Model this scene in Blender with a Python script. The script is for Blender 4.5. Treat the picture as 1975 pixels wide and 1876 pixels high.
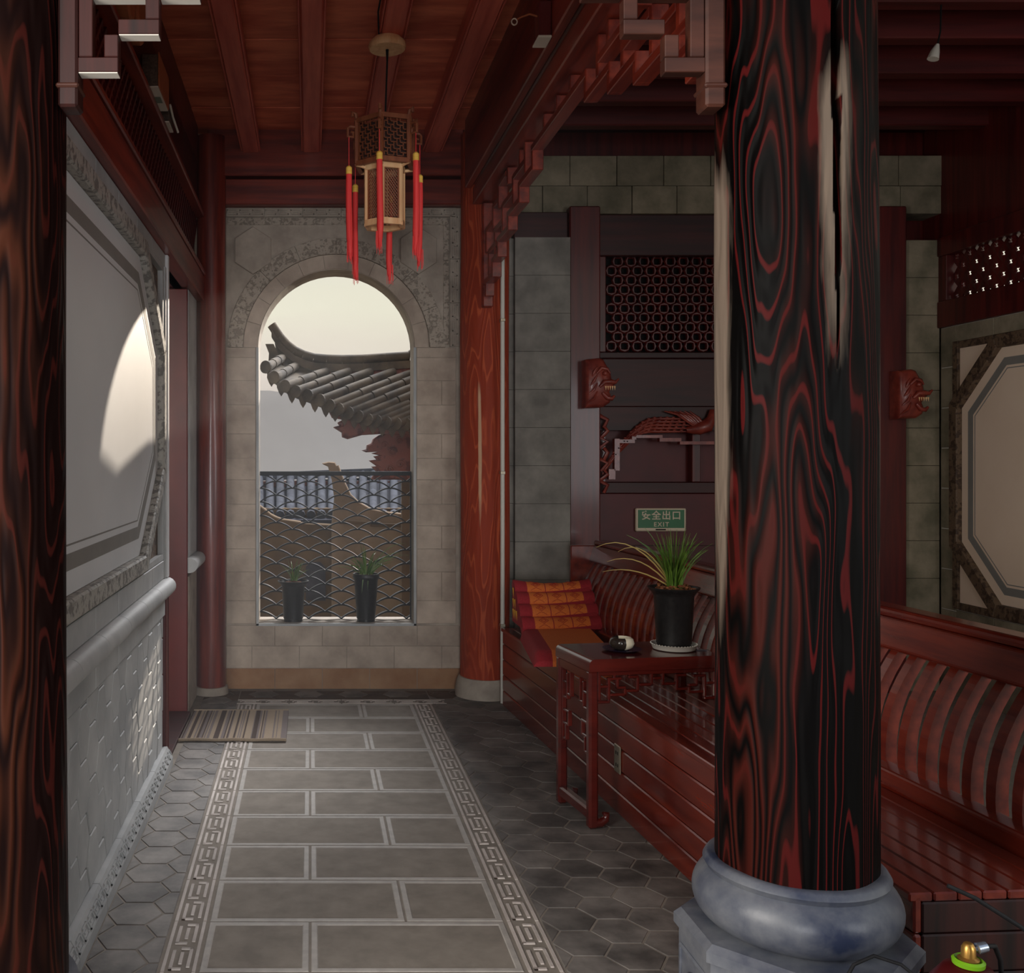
import bpy, bmesh, math, random
from mathutils import Vector, Matrix
random.seed(7)
R = math.radians
S = bpy.context.scene
COL = S.collection
for o in list(bpy.data.objects): bpy.data.objects.remove(o)

# ------------------------------------------------------------------ camera
F = 1950.0; VX, VY, H = 598.0, 885.0, 1.6
cam = bpy.data.cameras.new('camera'); co = bpy.data.objects.new('camera', cam); COL.objects.link(co)
co.location = (0, 0, H); co.rotation_euler = (R(90), 0, 0)
cam.sensor_width = 36; cam.lens = F/1975*36
cam.shift_x = (987.5-VX)/1975; cam.shift_y = (VY-938)/1975
cam.clip_start = .05; cam.clip_end = 2000
S.camera = co
def P(px, py, Y): return Vector(((px-VX)/F*Y, Y, H-(py-VY)/F*Y))
def s(r, g, b):
    f = lambda c: (c/255/12.92 if c <= 10 else ((c/255+.055)/1.055)**2.4)
    return (f(r), f(g), f(b), 1)

# ------------------------------------------------------------------ exposure, sky, sun
S.view_settings.view_transform = 'Standard'; S.view_settings.look = 'None'
S.view_settings.gamma = 1; S.view_settings.use_curve_mapping = False
S.view_settings.exposure = 0.3
S.cycles.use_denoising = True
try: S.cycles.denoiser = 'OPENIMAGEDENOISE'
except Exception: pass
S.cycles.max_bounces = 8; S.cycles.diffuse_bounces = 5; S.cycles.glossy_bounces = 3
S.cycles.sample_clamp_indirect = 4
S.cycles.caustics_reflective = False; S.cycles.caustics_refractive = False
W = bpy.data.worlds.new('sky'); S.world = W; W.use_nodes = True
nt = W.node_tree; nt.nodes.clear()
def N(t, typ, **kw):
    n = t.nodes.new(typ)
    for k, v in kw.items(): setattr(n, k, v)
    return n
out = N(nt, 'ShaderNodeOutputWorld'); bg = N(nt, 'ShaderNodeBackground')
tc = N(nt, 'ShaderNodeTexCoord'); sep = N(nt, 'ShaderNodeSeparateXYZ')
rp = N(nt, 'ShaderNodeValToRGB'); mp = N(nt, 'ShaderNodeMapping'); nz = N(nt, 'ShaderNodeTexNoise')
mp.inputs['Scale'].default_value = (3, 3, 14); nz.inputs['Scale'].default_value = 1.6; nz.inputs['Detail'].default_value = 5
ad = N(nt, 'ShaderNodeMath', operation='MULTIPLY_ADD'); ad.inputs[1].default_value = .09
L = nt.links.new
L(tc.outputs['Generated'], sep.inputs[0]); L(tc.outputs['Generated'], mp.inputs[0]); L(mp.outputs[0], nz.inputs[0])
L(nz.outputs[0], ad.inputs[0]); L(sep.outputs['Z'], ad.inputs[2]); L(ad.outputs[0], rp.inputs[0])
e = rp.color_ramp.elements
e[0].position = 0; e[0].color = s(172, 163, 158)
e[1].position = 1; e[1].color = s(180, 195, 220)
for p, c in ((.06, s(186, 178, 172)), (.125, s(222, 211, 200)), (.165, s(232, 224, 208)), (.20, s(238, 234, 214)), (.5, s(222, 224, 220))):
    k = rp.color_ramp.elements.new(p); k.color = c
bg.inputs['Strength'].default_value = .83
L(rp.outputs[0], bg.inputs[0]); L(bg.outputs[0], out.inputs[0])
def lamp(name, kind, energy, color, loc, to, **kw):
    l = bpy.data.lights.new(name, kind); l.energy = energy; l.color = color
    for k, v in kw.items(): setattr(l, k, v)
    o = bpy.data.objects.new(name, l); COL.objects.link(o); o.location = loc
    o.rotation_euler = (Vector(to)-Vector(loc)).to_track_quat('-Z', 'Y').to_euler()
    return o
SUN = Vector((.4205, 1, .2376))
lamp('sun', 'SUN', 2.3, (1, .86, .70), SUN*30, (0, 0, 0), angle=R(.55))
# area lamps for daylight; the passage, bay and garden ones are added fill
lamp('passage_fill', 'AREA', 185, (.96, .97, 1), (-.25, -4.2, 1.4), (.0, 5, 2.3), shape='RECTANGLE', size=1.6, size_y=1.8)  # added lamp, brightens floor, ceiling and back wall from behind
lamp('side_court_daylight', 'AREA', 105, (1, .94, .87), (-2.4, .5, 2.0), (3.5, 5.0, 1.4), shape='RECTANGLE', size=1.6, size_y=2.0)
lamp('bay_fill', 'AREA', 56, (.94, .97, 1), (4.4, -1.6, 1.9), (-.7, 4.0, 1.5), shape='RECTANGLE', size=1.6, size_y=1.8)  # added lamp, brightens the left plaster past the end of the blocking wall
lamp('garden_fill', 'AREA', 950, (.98, .98, 1), (1.7, 12.0, 6.3), (-.1, 4.6, .5), shape='RECTANGLE', size=3.0, size_y=3.0)  # added lamp above the view, boosts the light entering by the arch

# ------------------------------------------------------------------ materials
def mat(name, c1, c2=None, rough=.5, sc=(6, 6, 6), bump=0., bsc=None, spec=.4, vary=0., metal=0., contour=0, lo=.35, hi=.65, coat=0.):
    m = bpy.data.materials.new(name); m.use_nodes = True
    t = m.node_tree; b = t.nodes['Principled BSDF']
    b.inputs['Roughness'].default_value = rough; b.inputs['Metallic'].default_value = metal
    b.inputs['Specular IOR Level'].default_value = spec
    if coat:
        b.inputs['Coat Weight'].default_value = coat; b.inputs['Coat Roughness'].default_value = .12
    g = N(t, 'ShaderNodeNewGeometry')
    mp = N(t, 'ShaderNodeMapping'); mp.inputs['Scale'].default_value = sc
    t.links.new(g.outputs['Position'], mp.inputs[0])
    nz = N(t, 'ShaderNodeTexNoise'); nz.inputs['Scale'].default_value = 1; nz.inputs['Detail'].default_value = 6; nz.inputs['Roughness'].default_value = .6
    t.links.new(mp.outputs[0], nz.inputs[0])
    fac = nz.outputs[0]
    if contour:
        a = N(t, 'ShaderNodeMath', operation='MULTIPLY'); a.inputs[1].default_value = contour
        sn = N(t, 'ShaderNodeMath', operation='SINE'); md = N(t, 'ShaderNodeMath', operation='MULTIPLY_ADD')
        md.inputs[1].default_value = .5; md.inputs[2].default_value = .5
        t.links.new(fac, a.inputs[0]); t.links.new(a.outputs[0], sn.inputs[0]); t.links.new(sn.outputs[0], md.inputs[0]); fac = md.outputs[0]
    r = N(t, 'ShaderNodeValToRGB'); r.color_ramp.elements[0].position = lo; r.color_ramp.elements[1].position = hi
    r.color_ramp.elements[0].color = c1; r.color_ramp.elements[1].color = c2 or c1
    t.links.new(fac, r.inputs[0]); cout = r.outputs[0]
    if vary:
        oi = N(t, 'ShaderNodeObjectInfo'); mr = N(t, 'ShaderNodeMapRange')
        mr.inputs['To Min'].default_value = 1-vary; mr.inputs['To Max'].default_value = 1+vary
        hs = N(t, 'ShaderNodeHueSaturation')
        t.links.new(oi.outputs['Random'], mr.inputs[0]); t.links.new(mr.outputs[0], hs.inputs['Value'])
        t.links.new(cout, hs.inputs['Color']); cout = hs.outputs[0]
    t.links.new(cout, b.inputs['Base Color'])
    if bump:
        bp = N(t, 'ShaderNodeBump'); bp.inputs['Strength'].default_value = bump; bp.inputs['Distance'].default_value = .0035
        if bsc:
            m2 = N(t, 'ShaderNodeMapping'); m2.inputs['Scale'].default_value = bsc
            n2 = N(t, 'ShaderNodeTexNoise'); n2.inputs['Scale'].default_value = 1; n2.inputs['Detail'].default_value = 4
            t.links.new(g.outputs['Position'], m2.inputs[0]); t.links.new(m2.outputs[0], n2.inputs[0]); t.links.new(n2.outputs[0], bp.inputs['Height'])
        else: t.links.new(fac, bp.inputs['Height'])
        t.links.new(bp.outputs[0], b.inputs['Normal'])
    return m
RED1, RED2 = s(86, 24, 18), s(136, 50, 32)
M = {}
M['wood_z'] = mat('red_wood_upright', RED1, RED2, .38, (22, 22, 1.6), .25, coat=.25)
M['dark_beam'] = mat('dark_red_beam_wood', s(66, 18, 18), s(92, 28, 26), .5, (1.4, 20, 20), .2)  # one dark red tone for the bay ceiling beams
M['carve'] = mat('carved_red_wood', s(104, 34, 28), s(146, 62, 48), .4, (14, 14, 14), .3, coat=.2)
M['pier'] = mat('cool_grey_pier_stone', s(104, 100, 94), s(134, 129, 121), .85, (5, 5, 5), .35, (60, 60, 60), vary=.06)
M['fret'] = mat('brown_fret_wood', s(52, 25, 18), s(80, 43, 31), .5, (3, 18, 18), .1)
M['wood_y'] = mat('red_wood_lengthwise', RED1, RED2, .38, (22, 1.4, 22), .2, coat=.25)
M['wood_x'] = mat('red_wood_crosswise', RED1, RED2, .4, (1.4, 22, 22), .2, coat=.2)
M['ceil'] = mat('ceiling_board_wood', s(176, 74, 50), s(224, 124, 90), .6, (2.2, 9, 9), .1, vary=.15)
M['beam'] = mat('ceiling_beam_wood', s(166, 66, 52), s(206, 104, 84), .5, (16, 1.2, 16), .15)
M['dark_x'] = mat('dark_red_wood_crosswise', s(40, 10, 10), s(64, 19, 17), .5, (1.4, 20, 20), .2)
M['dark_z'] = mat('dark_red_wood_upright', s(62, 13, 14), s(94, 26, 22), .42, (20, 20, 1.4), .2, coat=.2)
M['panel'] = mat('maroon_panel_wood', s(70, 12, 16), s(88, 18, 22), .5, (3, 3, 3), .05)
M['lacquer'] = mat('lacquered_bench_wood', s(84, 22, 15), s(120, 42, 26), .25, (20, 1.2, 20), .04, coat=.5)
M['table'] = mat('lacquered_table_wood', s(66, 16, 12), s(90, 27, 20), .2, (1.5, 16, 16), .02, coat=.7)
M['shaded_wood'] = mat('shaded_black_wood', s(24, 10, 9), s(60, 22, 18), .45, (20, 20, 1.2), .2)  # shade put into the colour, for the bench end and left fretwork
M['slab'] = mat('paving_stone', s(178, 168, 161), s(208, 198, 190), .7, (5, 5, 5), .5, (70, 70, 70), vary=.07)
M['slab_rim'] = mat('paving_stone_rim', s(160, 154, 147), s(176, 170, 162), .65, (20, 20, 20), .05)
M['hex_brown'] = mat('dark_brown_brick', s(66, 50, 38), s(96, 76, 60), .8, (6, 6, 6), .2)  # darker brown for the strip along the back wall
M['border_ground'] = mat('border_stone_ground', s(104, 100, 95), s(126, 120, 113), .8, (12, 12, 12), .3)
M['hex'] = mat('hexagonal_brick', s(80, 76, 73), s(134, 128, 122), .6, (5, 5, 5), .15, (60, 60, 60), vary=.22)
M['hex_red'] = mat('grout', s(128, 120, 110), s(146, 137, 126), .9, (9, 9, 9), .1)
M['stone'] = mat('grey_wall_stone', s(158, 142, 128), s(192, 176, 160), .85, (5, 5, 5), .35, (60, 60, 60), vary=.08)
M['stone_warm'] = mat('soil_stained_stone', s(142, 100, 68), s(168, 132, 100), .9, (4, 4, 4), .35, (60, 60, 60))
M['stone2'] = mat('carved_grey_stone', s(146, 134, 122), s(178, 166, 152), .8, (6, 6, 6), .25, (50, 50, 50))
M['scroll'] = mat('scroll_carved_stone', s(132, 122, 110), s(172, 160, 146), .8, (22, 22, 22), .8, contour=26, lo=.1, hi=.5)
M['greenstone'] = mat('mossy_grey_stone', s(106, 100, 82), s(146, 134, 114), .9, (5, 5, 5), .3, (50, 50, 50), vary=.12)
M['grey'] = mat('smooth_grey_brick', s(154, 156, 157), s(182, 183, 182), .55, (3, 3, 3), .1, (80, 80, 80), vary=.05)
M['grey_carved'] = mat('carved_grey_brick', s(118, 116, 112), s(170, 167, 160), .6, (26, 26, 26), .8, contour=18, lo=.2, hi=.6)
M['frame_brown'] = mat('carved_brown_frame', s(66, 50, 40), s(104, 84, 66), .55, (24, 24, 24), .8, contour=18, lo=.2, hi=.7)
M['plaster'] = mat('white_plaster', s(208, 210, 212), s(218, 219, 220), .5, (1.5, 1.5, 1.5), .03)
M['plaster_pink'] = mat('cream_plaster', s(232, 208, 184), s(238, 216, 194), .7, (1.5, 1.5, 1.5), .03)
M['stripe'] = mat('grey_painted_stripe', s(128, 126, 122), s(136, 133, 128), .6)
M['mortar'] = mat('white_mortar', s(196, 192, 184), s(206, 200, 190), .8)
M['drum'] = mat('polished_sky_tinted_stone', s(40, 48, 70), s(116, 118, 122), .38, (6, 6, 6), .1, (90, 90, 90), lo=.3, hi=.7)  # blue of the sky light put into the stone colour
M['white'] = mat('white_paint', s(205, 200, 190), None, .5)
M['iron'] = mat('black_iron', s(24, 24, 26), s(34, 34, 36), .6, (30, 30, 30), spec=.25)
M['pot'] = mat('black_plastic_pot', s(20, 19, 20), s(34, 32, 32), .42, (60, 60, 60), .05)
M['leaf'] = mat('grass_leaf', s(52, 84, 26), s(104, 134, 52), .45, (30, 30, 8))
M['leaf_dry'] = mat('dry_grass_leaf', s(150, 128, 62), s(170, 146, 80), .5)
M['soil'] = mat('bark_soil', s(70, 38, 22), s(150, 92, 56), .95, (70, 70, 70), .8)
M['tan'] = mat('pale_lantern_wood', s(214, 158, 108), s(238, 196, 146), .5, (25, 25, 3), .05)
M['tan_dark'] = mat('brown_lantern_wood', s(112, 58, 34), s(142, 82, 50), .5, (25, 25, 3), .05)
M['liner'] = mat('dark_lantern_liner', s(40, 20, 14), s(50, 26, 18), .8)
M['tassel'] = mat('red_silk_thread', s(226, 40, 42), s(248, 78, 74), .6, (260, 260, 2), .3)
M['gold'] = mat('gold_thread', s(232, 176, 60), s(248, 206, 100), .4, (8, 8, 160), .2)
M['cush_red'] = mat('crimson_cotton', s(150, 30, 40), s(168, 40, 48), .85, (90, 90, 90), .1)
M['cush_orange'] = mat('woven_orange_cotton', s(214, 104, 40), s(228, 126, 54), .85, (160, 160, 160), .2)
M['cush_pattern'] = mat('red_embroidery', s(170, 44, 30), None, .85)
M['yellow'] = mat('yellow_cotton', s(224, 166, 50), None, .8)
M['cream_glaze'] = mat('cream_glaze', s(226, 214, 188), s(236, 226, 204), .2, (12, 12, 12))
M['dark_glaze'] = mat('dark_glaze', s(30, 26, 26), s(60, 48, 38), .12, (12, 12, 12))
M['blue_glaze'] = mat('dark_blue_glaze', s(16, 20, 48), s(26, 30, 66), .15)
M['green_sign'] = mat('green_sign_face', s(18, 96, 48), s(22, 104, 54), .4)
M['sign_white'] = mat('sign_white', s(214, 196, 172), None, .5)
M['metal'] = mat('brushed_steel_plate', s(150, 140, 122), s(166, 156, 138), .35, (4, 90, 90), metal=.6)
M['dark'] = mat('black_recess', s(8, 6, 6), None, .9)
M['brass'] = mat('brass', s(196, 150, 78), None, .3, metal=.8)
M['green'] = mat('green_plastic', s(120, 176, 30), None, .35)
M['cyl_red'] = mat('dark_red_enamel', s(60, 12, 14), s(72, 15, 16), .35)
M['steel'] = mat('grey_steel', s(170, 180, 196), None, .25, metal=.8)
M['roof'] = mat('weathered_roof_tile', s(46, 39, 31), s(80, 69, 54), .9, (7, 7, 7), .4, (40, 40, 40), vary=.15)
M['roof_blue'] = mat('blue_grey_roof_tile', s(40, 42, 50), s(64, 66, 74), .9, (7, 7, 7), .3, vary=.15)
M['ext_red'] = mat('faded_red_timber', s(70, 32, 28), s(104, 58, 48), .8, (9, 9, 9), .6, contour=14)
M['ext_wall'] = mat('ochre_wall', s(72, 56, 38), s(98, 78, 54), .9, (2, 2, 2), .2)
M['ext_pale'] = mat('pale_lime_plaster', s(104, 88, 70), s(126, 108, 88), .9, (3, 3, 3), .2)
M['ext_dark'] = mat('dark_doorway', s(40, 40, 46), s(60, 60, 70), .9, (3, 3, 3))
M['hill'] = mat('hazy_hill', s(196, 188, 182), s(204, 196, 190), 1, (.05, .05, .05))  # distance haze put into the hill colour
M['earth'] = mat('bare_earth', s(110, 98, 80), s(130, 116, 96), 1, (1, 1, 1))
M['rug_a'] = mat('rug_taupe', s(150, 132, 112), s(168, 150, 128), .95, (200, 200, 200), .3)
M['rug_b'] = mat('rug_dark_brown', s(66, 52, 46), s(84, 68, 60), .95, (200, 200, 200), .3)
M['rug_c'] = mat('rug_grey_mauve', s(112, 102, 100), s(130, 118, 114), .95, (200, 200, 200), .3)
M['door'] = mat('red_door_paint', s(78, 11, 10), s(104, 22, 16), .4, (3, 3, 1.5), .04)
M['carton_brown'] = mat('brown_carton', s(150, 84, 50), s(166, 96, 60), .7, (20, 20, 20))
M['carton_dark'] = mat('speckled_casing', s(52, 42, 36), s(92, 76, 64), .7, (90, 90, 90))
M['carton_white'] = mat('white_casing', s(206, 200, 186), s(216, 210, 196), .6)
M['carton_ink'] = mat('grey_green_print', s(120, 130, 116), None, .7)

def column_mat(name, black, vein, warm, worn_sheen, grain):
    """weathered lacquer: dark body, raised red grain lines, bare-wood patches and painted sheen given by the 'wear' attribute"""
    m = bpy.data.materials.new(name); m.use_nodes = True; t = m.node_tree; b = t.nodes['Principled BSDF']; l = t.links.new
    g = N(t, 'ShaderNodeNewGeometry'); mp = N(t, 'ShaderNodeMapping'); mp.inputs['Scale'].default_value = (6.5, 6.5, .8)
    n1 = N(t, 'ShaderNodeTexNoise'); n1.inputs['Scale'].default_value = 1; n1.inputs['Detail'].default_value = 2.5; n1.inputs['Roughness'].default_value = .42
    l(g.outputs['Position'], mp.inputs[0]); l(mp.outputs[0], n1.inputs[0])
    a = N(t, 'ShaderNodeMath', operation='MULTIPLY'); a.inputs[1].default_value = grain; l(n1.outputs[0], a.inputs[0])
    sn = N(t, 'ShaderNodeMath', operation='SINE'); l(a.outputs[0], sn.inputs[0])
    r = N(t, 'ShaderNodeValToRGB'); e = r.color_ramp.elements
    e[0].position = .72; e[0].color = black; e[1].position = .96; e[1].color = vein
    l(sn.outputs[0], r.inputs[0])
    m2 = N(t, 'ShaderNodeMapping'); m2.inputs['Scale'].default_value = (4, 4, .9); n2 = N(t, 'ShaderNodeTexNoise'); n2.inputs['Scale'].default_value = 1; n2.inputs['Detail'].default_value = 5
    l(g.outputs['Position'], m2.inputs[0]); l(m2.outputs[0], n2.inputs[0])
    r2 = N(t, 'ShaderNodeValToRGB'); r2.color_ramp.elements[0].position = .46; r2.color_ramp.elements[1].position = .66
    l(n2.outputs[0], r2.inputs[0])
    mx = N(t, 'ShaderNodeMix', data_type='RGBA'); l(r2.outputs[0], mx.inputs[0]); l(r.outputs[0], mx.inputs[6])
    r3 = N(t, 'ShaderNodeValToRGB'); r3.color_ramp.elements[0].color = black; r3.color_ramp.elements[1].color = warm
    r3.color_ramp.elements[0].position = 0; r3.color_ramp.elements[1].position = .8
    md = N(t, 'ShaderNodeMath', operation='MULTIPLY_ADD'); md.inputs[1].default_value = .5; md.inputs[2].default_value = .5
    l(sn.outputs[0], md.inputs[0]); l(md.outputs[0], r3.inputs[0]); l(r3.outputs[0], mx.inputs[7])
    at = N(t, 'ShaderNodeAttribute', attribute_name='wear')  # holds bare-wood patches and painted sheen alike
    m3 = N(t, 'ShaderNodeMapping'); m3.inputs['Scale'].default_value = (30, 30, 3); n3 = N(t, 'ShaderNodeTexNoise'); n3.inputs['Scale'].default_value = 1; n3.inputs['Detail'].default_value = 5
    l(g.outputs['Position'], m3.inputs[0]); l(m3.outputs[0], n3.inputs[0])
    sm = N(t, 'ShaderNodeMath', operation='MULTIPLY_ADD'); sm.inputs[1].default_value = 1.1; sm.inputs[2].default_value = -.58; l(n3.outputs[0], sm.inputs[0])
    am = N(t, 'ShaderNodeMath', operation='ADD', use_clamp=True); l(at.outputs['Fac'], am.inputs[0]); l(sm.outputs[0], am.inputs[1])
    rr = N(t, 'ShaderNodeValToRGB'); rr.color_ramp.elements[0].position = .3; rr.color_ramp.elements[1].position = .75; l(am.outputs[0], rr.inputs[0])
    mw = N(t, 'ShaderNodeMix', data_type='RGBA'); l(rr.outputs[0], mw.inputs[0]); l(mx.outputs[2], mw.inputs[6]); mw.inputs[7].default_value = worn_sheen
    l(mw.outputs[2], b.inputs['Base Color'])
    b.inputs['Roughness'].default_value = .5; b.inputs['Specular IOR Level'].default_value = .07
    bp = N(t, 'ShaderNodeBump'); bp.inputs['Strength'].default_value = .3; bp.inputs['Distance'].default_value = .004
    l(sn.outputs[0], bp.inputs['Height']); l(bp.outputs[0], b.inputs['Normal'])
    return m
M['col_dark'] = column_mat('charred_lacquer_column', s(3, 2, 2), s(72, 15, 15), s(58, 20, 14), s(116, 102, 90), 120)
M['col_red'] = column_mat('red_lacquer_column', s(146, 54, 32), s(178, 80, 48), s(160, 64, 40), s(200, 160, 128), 90)
M['col_brown'] = column_mat('brown_lacquer_column', s(22, 9, 8), s(60, 22, 18), s(66, 34, 22), s(110, 78, 56), 110)

# ------------------------------------------------------------------ building helpers
ORG = {}
class MB:
    def __init__(s_): s_.v = []; s_.f = []; s_.mi = []; s_.m = 0; s_.wear = None
    def add(s_, vs, fs):
        k = len(s_.v); s_.v += [Vector(v) for v in vs]
        for f in fs: s_.f.append([i+k for i in f]); s_.mi.append(s_.m)
        return s_
    def box(s_, x, y, z, rot=None):
        vs = [(a, b, c) for a in x for b in y for c in z]
        if rot:
            c = Vector(((x[0]+x[1])/2, (y[0]+y[1])/2, (z[0]+z[1])/2)); vs = [rot @ (Vector(v)-c)+c for v in vs]
        return s_.add(vs, [(0, 1, 3, 2), (4, 6, 7, 5), (0, 4, 5, 1), (2, 3, 7, 6), (0, 2, 6, 4), (1, 5, 7, 3)])
    def cb(s_, c, d, rot=None):
        return s_.box(*[(c[i]-d[i]/2, c[i]+d[i]/2) for i in range(3)], rot=rot)
    def prism(s_, poly, d, axis='Z', o=(0, 0, 0), bev=0):
        """poly in the two other axes (right-handed: Z:(x,y) X:(y,z) Y:(x,z)), extruded from d[0] to d[1]; bev insets the d[1] cap"""
        n = len(poly)
        def m(a, b, c): return {'Z': (a, b, c), 'X': (c, a, b), 'Y': (a, c, b)}[axis]
        rings = [(poly, d[0])]
        if bev:
            q = offset(poly, abs(bev)); sg = 1 if d[1] > d[0] else -1
            rings += [(poly, d[1]-sg*abs(bev)), (q, d[1])]
        else: rings.append((poly, d[1]))
        vs = [Vector(m(a, b, c))+Vector(o) for pl, c in rings for a, b in pl]
        fs = [list(range(n)), list(range((len(rings)-1)*n, len(rings)*n))]
        for r in range(len(rings)-1):
            fs += [(r*n+i, r*n+(i+1) % n, (r+1)*n+(i+1) % n, (r+1)*n+i) for i in range(n)]
        return s_.add(vs, fs)
    def tube(s_, pts, r, n=8, cap=True):
        pts = [Vector(p) for p in pts]; rr = r if isinstance(r, (list, tuple)) else [r]*len(pts)
        k = len(s_.v); up = None
        for i, p in enumerate(pts):
            d = (pts[min(i+1, len(pts)-1)]-pts[max(i-1, 0)]).normalized()
            if up is None: up = d.orthogonal().normalized()
            up = (up-d*up.dot(d)).normalized(); sd = d.cross(up)
            s_.v += [p+(up*math.cos(2*math.pi*j/n)+sd*math.sin(2*math.pi*j/n))*rr[i] for j in range(n)]
        for i in range(len(pts)-1):
            for j in range(n):
                s_.f.append([k+i*n+j, k+i*n+(j+1) % n, k+(i+1)*n+(j+1) % n, k+(i+1)*n+j]); s_.mi.append(s_.m)
        if cap:
            s_.f.append(list(range(k, k+n))); s_.f.append(list(range(k+(len(pts)-1)*n, k+len(pts)*n))); s_.mi += [s_.m]*2
        return s_
    def lathe(s_, prof, o=(0, 0, 0), n=24, a0=0, a1=2*math.pi):
        o = Vector(o); full = abs(a1-a0-2*math.pi) < 1e-6; m = n if full else n+1; k = len(s_.v)
        for r, z in prof:
            s_.v += [o+Vector((r*math.cos(a0+(a1-a0)*j/n), r*math.sin(a0+(a1-a0)*j/n), z)) for j in range(m)]
        for i in range(len(prof)-1):
            for j in range(n):
                s_.f.append([k+i*m+j, k+i*m+(j+1) % m, k+(i+1)*m+(j+1) % m, k+(i+1)*m+j]); s_.mi.append(s_.m)
        if full:
            s_.f.append(list(range(k, k+m))); s_.f.append(list(range(k+(len(prof)-1)*m, k+len(prof)*m))); s_.mi += [s_.m]*2
        return s_
    def ball(s_, c, r, n=10):
        r = r if isinstance(r, (tuple, list)) else (r, r, r); k = len(s_.v); c = Vector(c); m = n//2
        for i in range(m+1):
            th = math.pi*i/m
            for j in range(n): s_.v.append(c+Vector((r[0]*math.sin(th)*math.cos(2*math.pi*j/n), r[1]*math.sin(th)*math.sin(2*math.pi*j/n), r[2]*math.cos(th))))
        for i in range(m):
            for j in range(n): s_.f.append([k+i*n+j, k+i*n+(j+1) % n, k+(i+1)*n+(j+1) % n, k+(i+1)*n+j]); s_.mi.append(s_.m)
        return s_
    def strip(s_, pts, w, nrm=(0, 1, 0)):
        pts = [Vector(p) for p in pts]; k = len(s_.v); nrm = Vector(nrm)
        for i, p in enumerate(pts):
            d = (pts[min(i+1, len(pts)-1)]-pts[max(i-1, 0)]).normalized(); sd = d.cross(nrm)
            sd = sd.normalized() if sd.length > 1e-4 else Vector((1, 0, 0))
            ww = w*(1-.85*(i/(len(pts)-1))**2)
            s_.v += [p-sd*ww/2, p+sd*ww/2]
        for i in range(len(pts)-1): s_.f.append([k+2*i, k+2*i+1, k+2*i+3, k+2*i+2]); s_.mi.append(s_.m)
        return s_
    def mesh(s_, name, mats, smooth=None, off=None):
        me = bpy.data.meshes.new(name)
        me.from_pydata([tuple(v-off) if off else tuple(v) for v in s_.v], [], s_.f)
        for m in (mats if isinstance(mats, (list, tuple)) else [mats]): me.materials.append(m)
        me.polygons.foreach_set('material_index', s_.mi)
        b = bmesh.new(); b.from_mesh(me)
        bmesh.ops.remove_doubles(b, verts=b.verts, dist=1e-6) if s_.wear is None else None
        bmesh.ops.recalc_face_normals(b, faces=b.faces); b.to_mesh(me); b.free()
        if smooth:
            me.polygons.foreach_set('use_smooth', [True]*len(me.polygons))
            try: me.set_sharp_from_angle(angle=R(smooth))
            except Exception: pass
        if s_.wear is not None:
            at = me.attributes.new('wear', 'FLOAT', 'POINT'); at.data.foreach_set('value', s_.wear)  # bare-wood patches and painted sheen of the column shafts
        return me
def offset(poly, d):
    n = len(poly); A = sum(poly[i][0]*poly[(i+1) % n][1]-poly[(i+1) % n][0]*poly[i][1] for i in range(n)); sg = 1 if A > 0 else -1
    res = []
    for i in range(n):
        p0, p1, p2 = Vector(poly[i-1]), Vector(poly[i]), Vector(poly[(i+1) % n])
        a, b = (p1-p0).normalized(), (p2-p1).normalized()
        na, nb = Vector((-a.y, a.x))*sg, Vector((-b.y, b.x))*sg
        m = na+nb
        m = m/max(m.dot(na), .25) if m.length > 1e-6 else na
        res.append(tuple(p1+m*d))
    return res
def clip(poly, rect):
    x0, x1, y0, y1 = rect
    for ax, lim, sg in ((0, x0, 1), (0, x1, -1), (1, y0, 1), (1, y1, -1)):
        o = []
        for i in range(len(poly)):
            a, b = poly[i-1], poly[i]; da, db = (a[ax]-lim)*sg, (b[ax]-lim)*sg
            if (da < 0) != (db < 0):
                t = da/(da-db); o.append((a[0]+(b[0]-a[0])*t, a[1]+(b[1]-a[1])*t))
            if db >= 0: o.append(b)
        poly = o
        if len(poly) < 3: return []
    q = []
    for p in poly:
        if not q or (abs(p[0]-q[-1][0])+abs(p[1]-q[-1][1])) > 2e-3: q.append(p)
    if len(q) > 1 and abs(q[0][0]-q[-1][0])+abs(q[0][1]-q[-1][1]) < 2e-3: q.pop()
    A = .5*abs(sum(q[i-1][0]*q[i][1]-q[i][0]*q[i-1][1] for i in range(len(q)))) if len(q) > 2 else 0
    return q if A > 8e-4 else []
def link(name, data, parent=None, loc=(0, 0, 0), rot=None):
    o = bpy.data.objects.new(name, data); COL.objects.link(o)
    if parent: o.parent = parent
    o.location = loc
    if rot: o.rotation_euler = rot
    ORG[o] = (ORG[parent] if parent else Vector((0, 0, 0)))+Vector(loc)
    return o
def thing(name, label, cat, loc=(0, 0, 0), rz=0, group=None):
    o = link(name, None, None, loc, (0, 0, rz)); o['label'] = label; o['category'] = cat
    o.empty_display_size = .1
    if group: o['group'] = group
    if rz: ORG[o] = Vector((0, 0, 0))      # rotated roots: parts are given in local coordinates
    return o
def struct(name, label, loc=(0, 0, 0)):
    o = link(name, None, None, loc); o['kind'] = 'structure'; o['label'] = label; o['category'] = name.split('_')[0]; return o
def tag(o, label, cat, group=None):
    o['label'] = label; o['category'] = cat
    if group: o['group'] = group
    return o
def O(name, mb, m, parent=None, smooth=None, kind=None, label=None):
    """mesh given in world (or root-local) coordinates"""
    off = ORG[parent] if parent else None
    me = mb if isinstance(mb, bpy.types.Mesh) else mb.mesh(name, m, smooth, off)
    o = link(name, me, parent)
    if kind: o['kind'] = kind
    if label: o['label'] = label
    return o
_BC = {}
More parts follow.
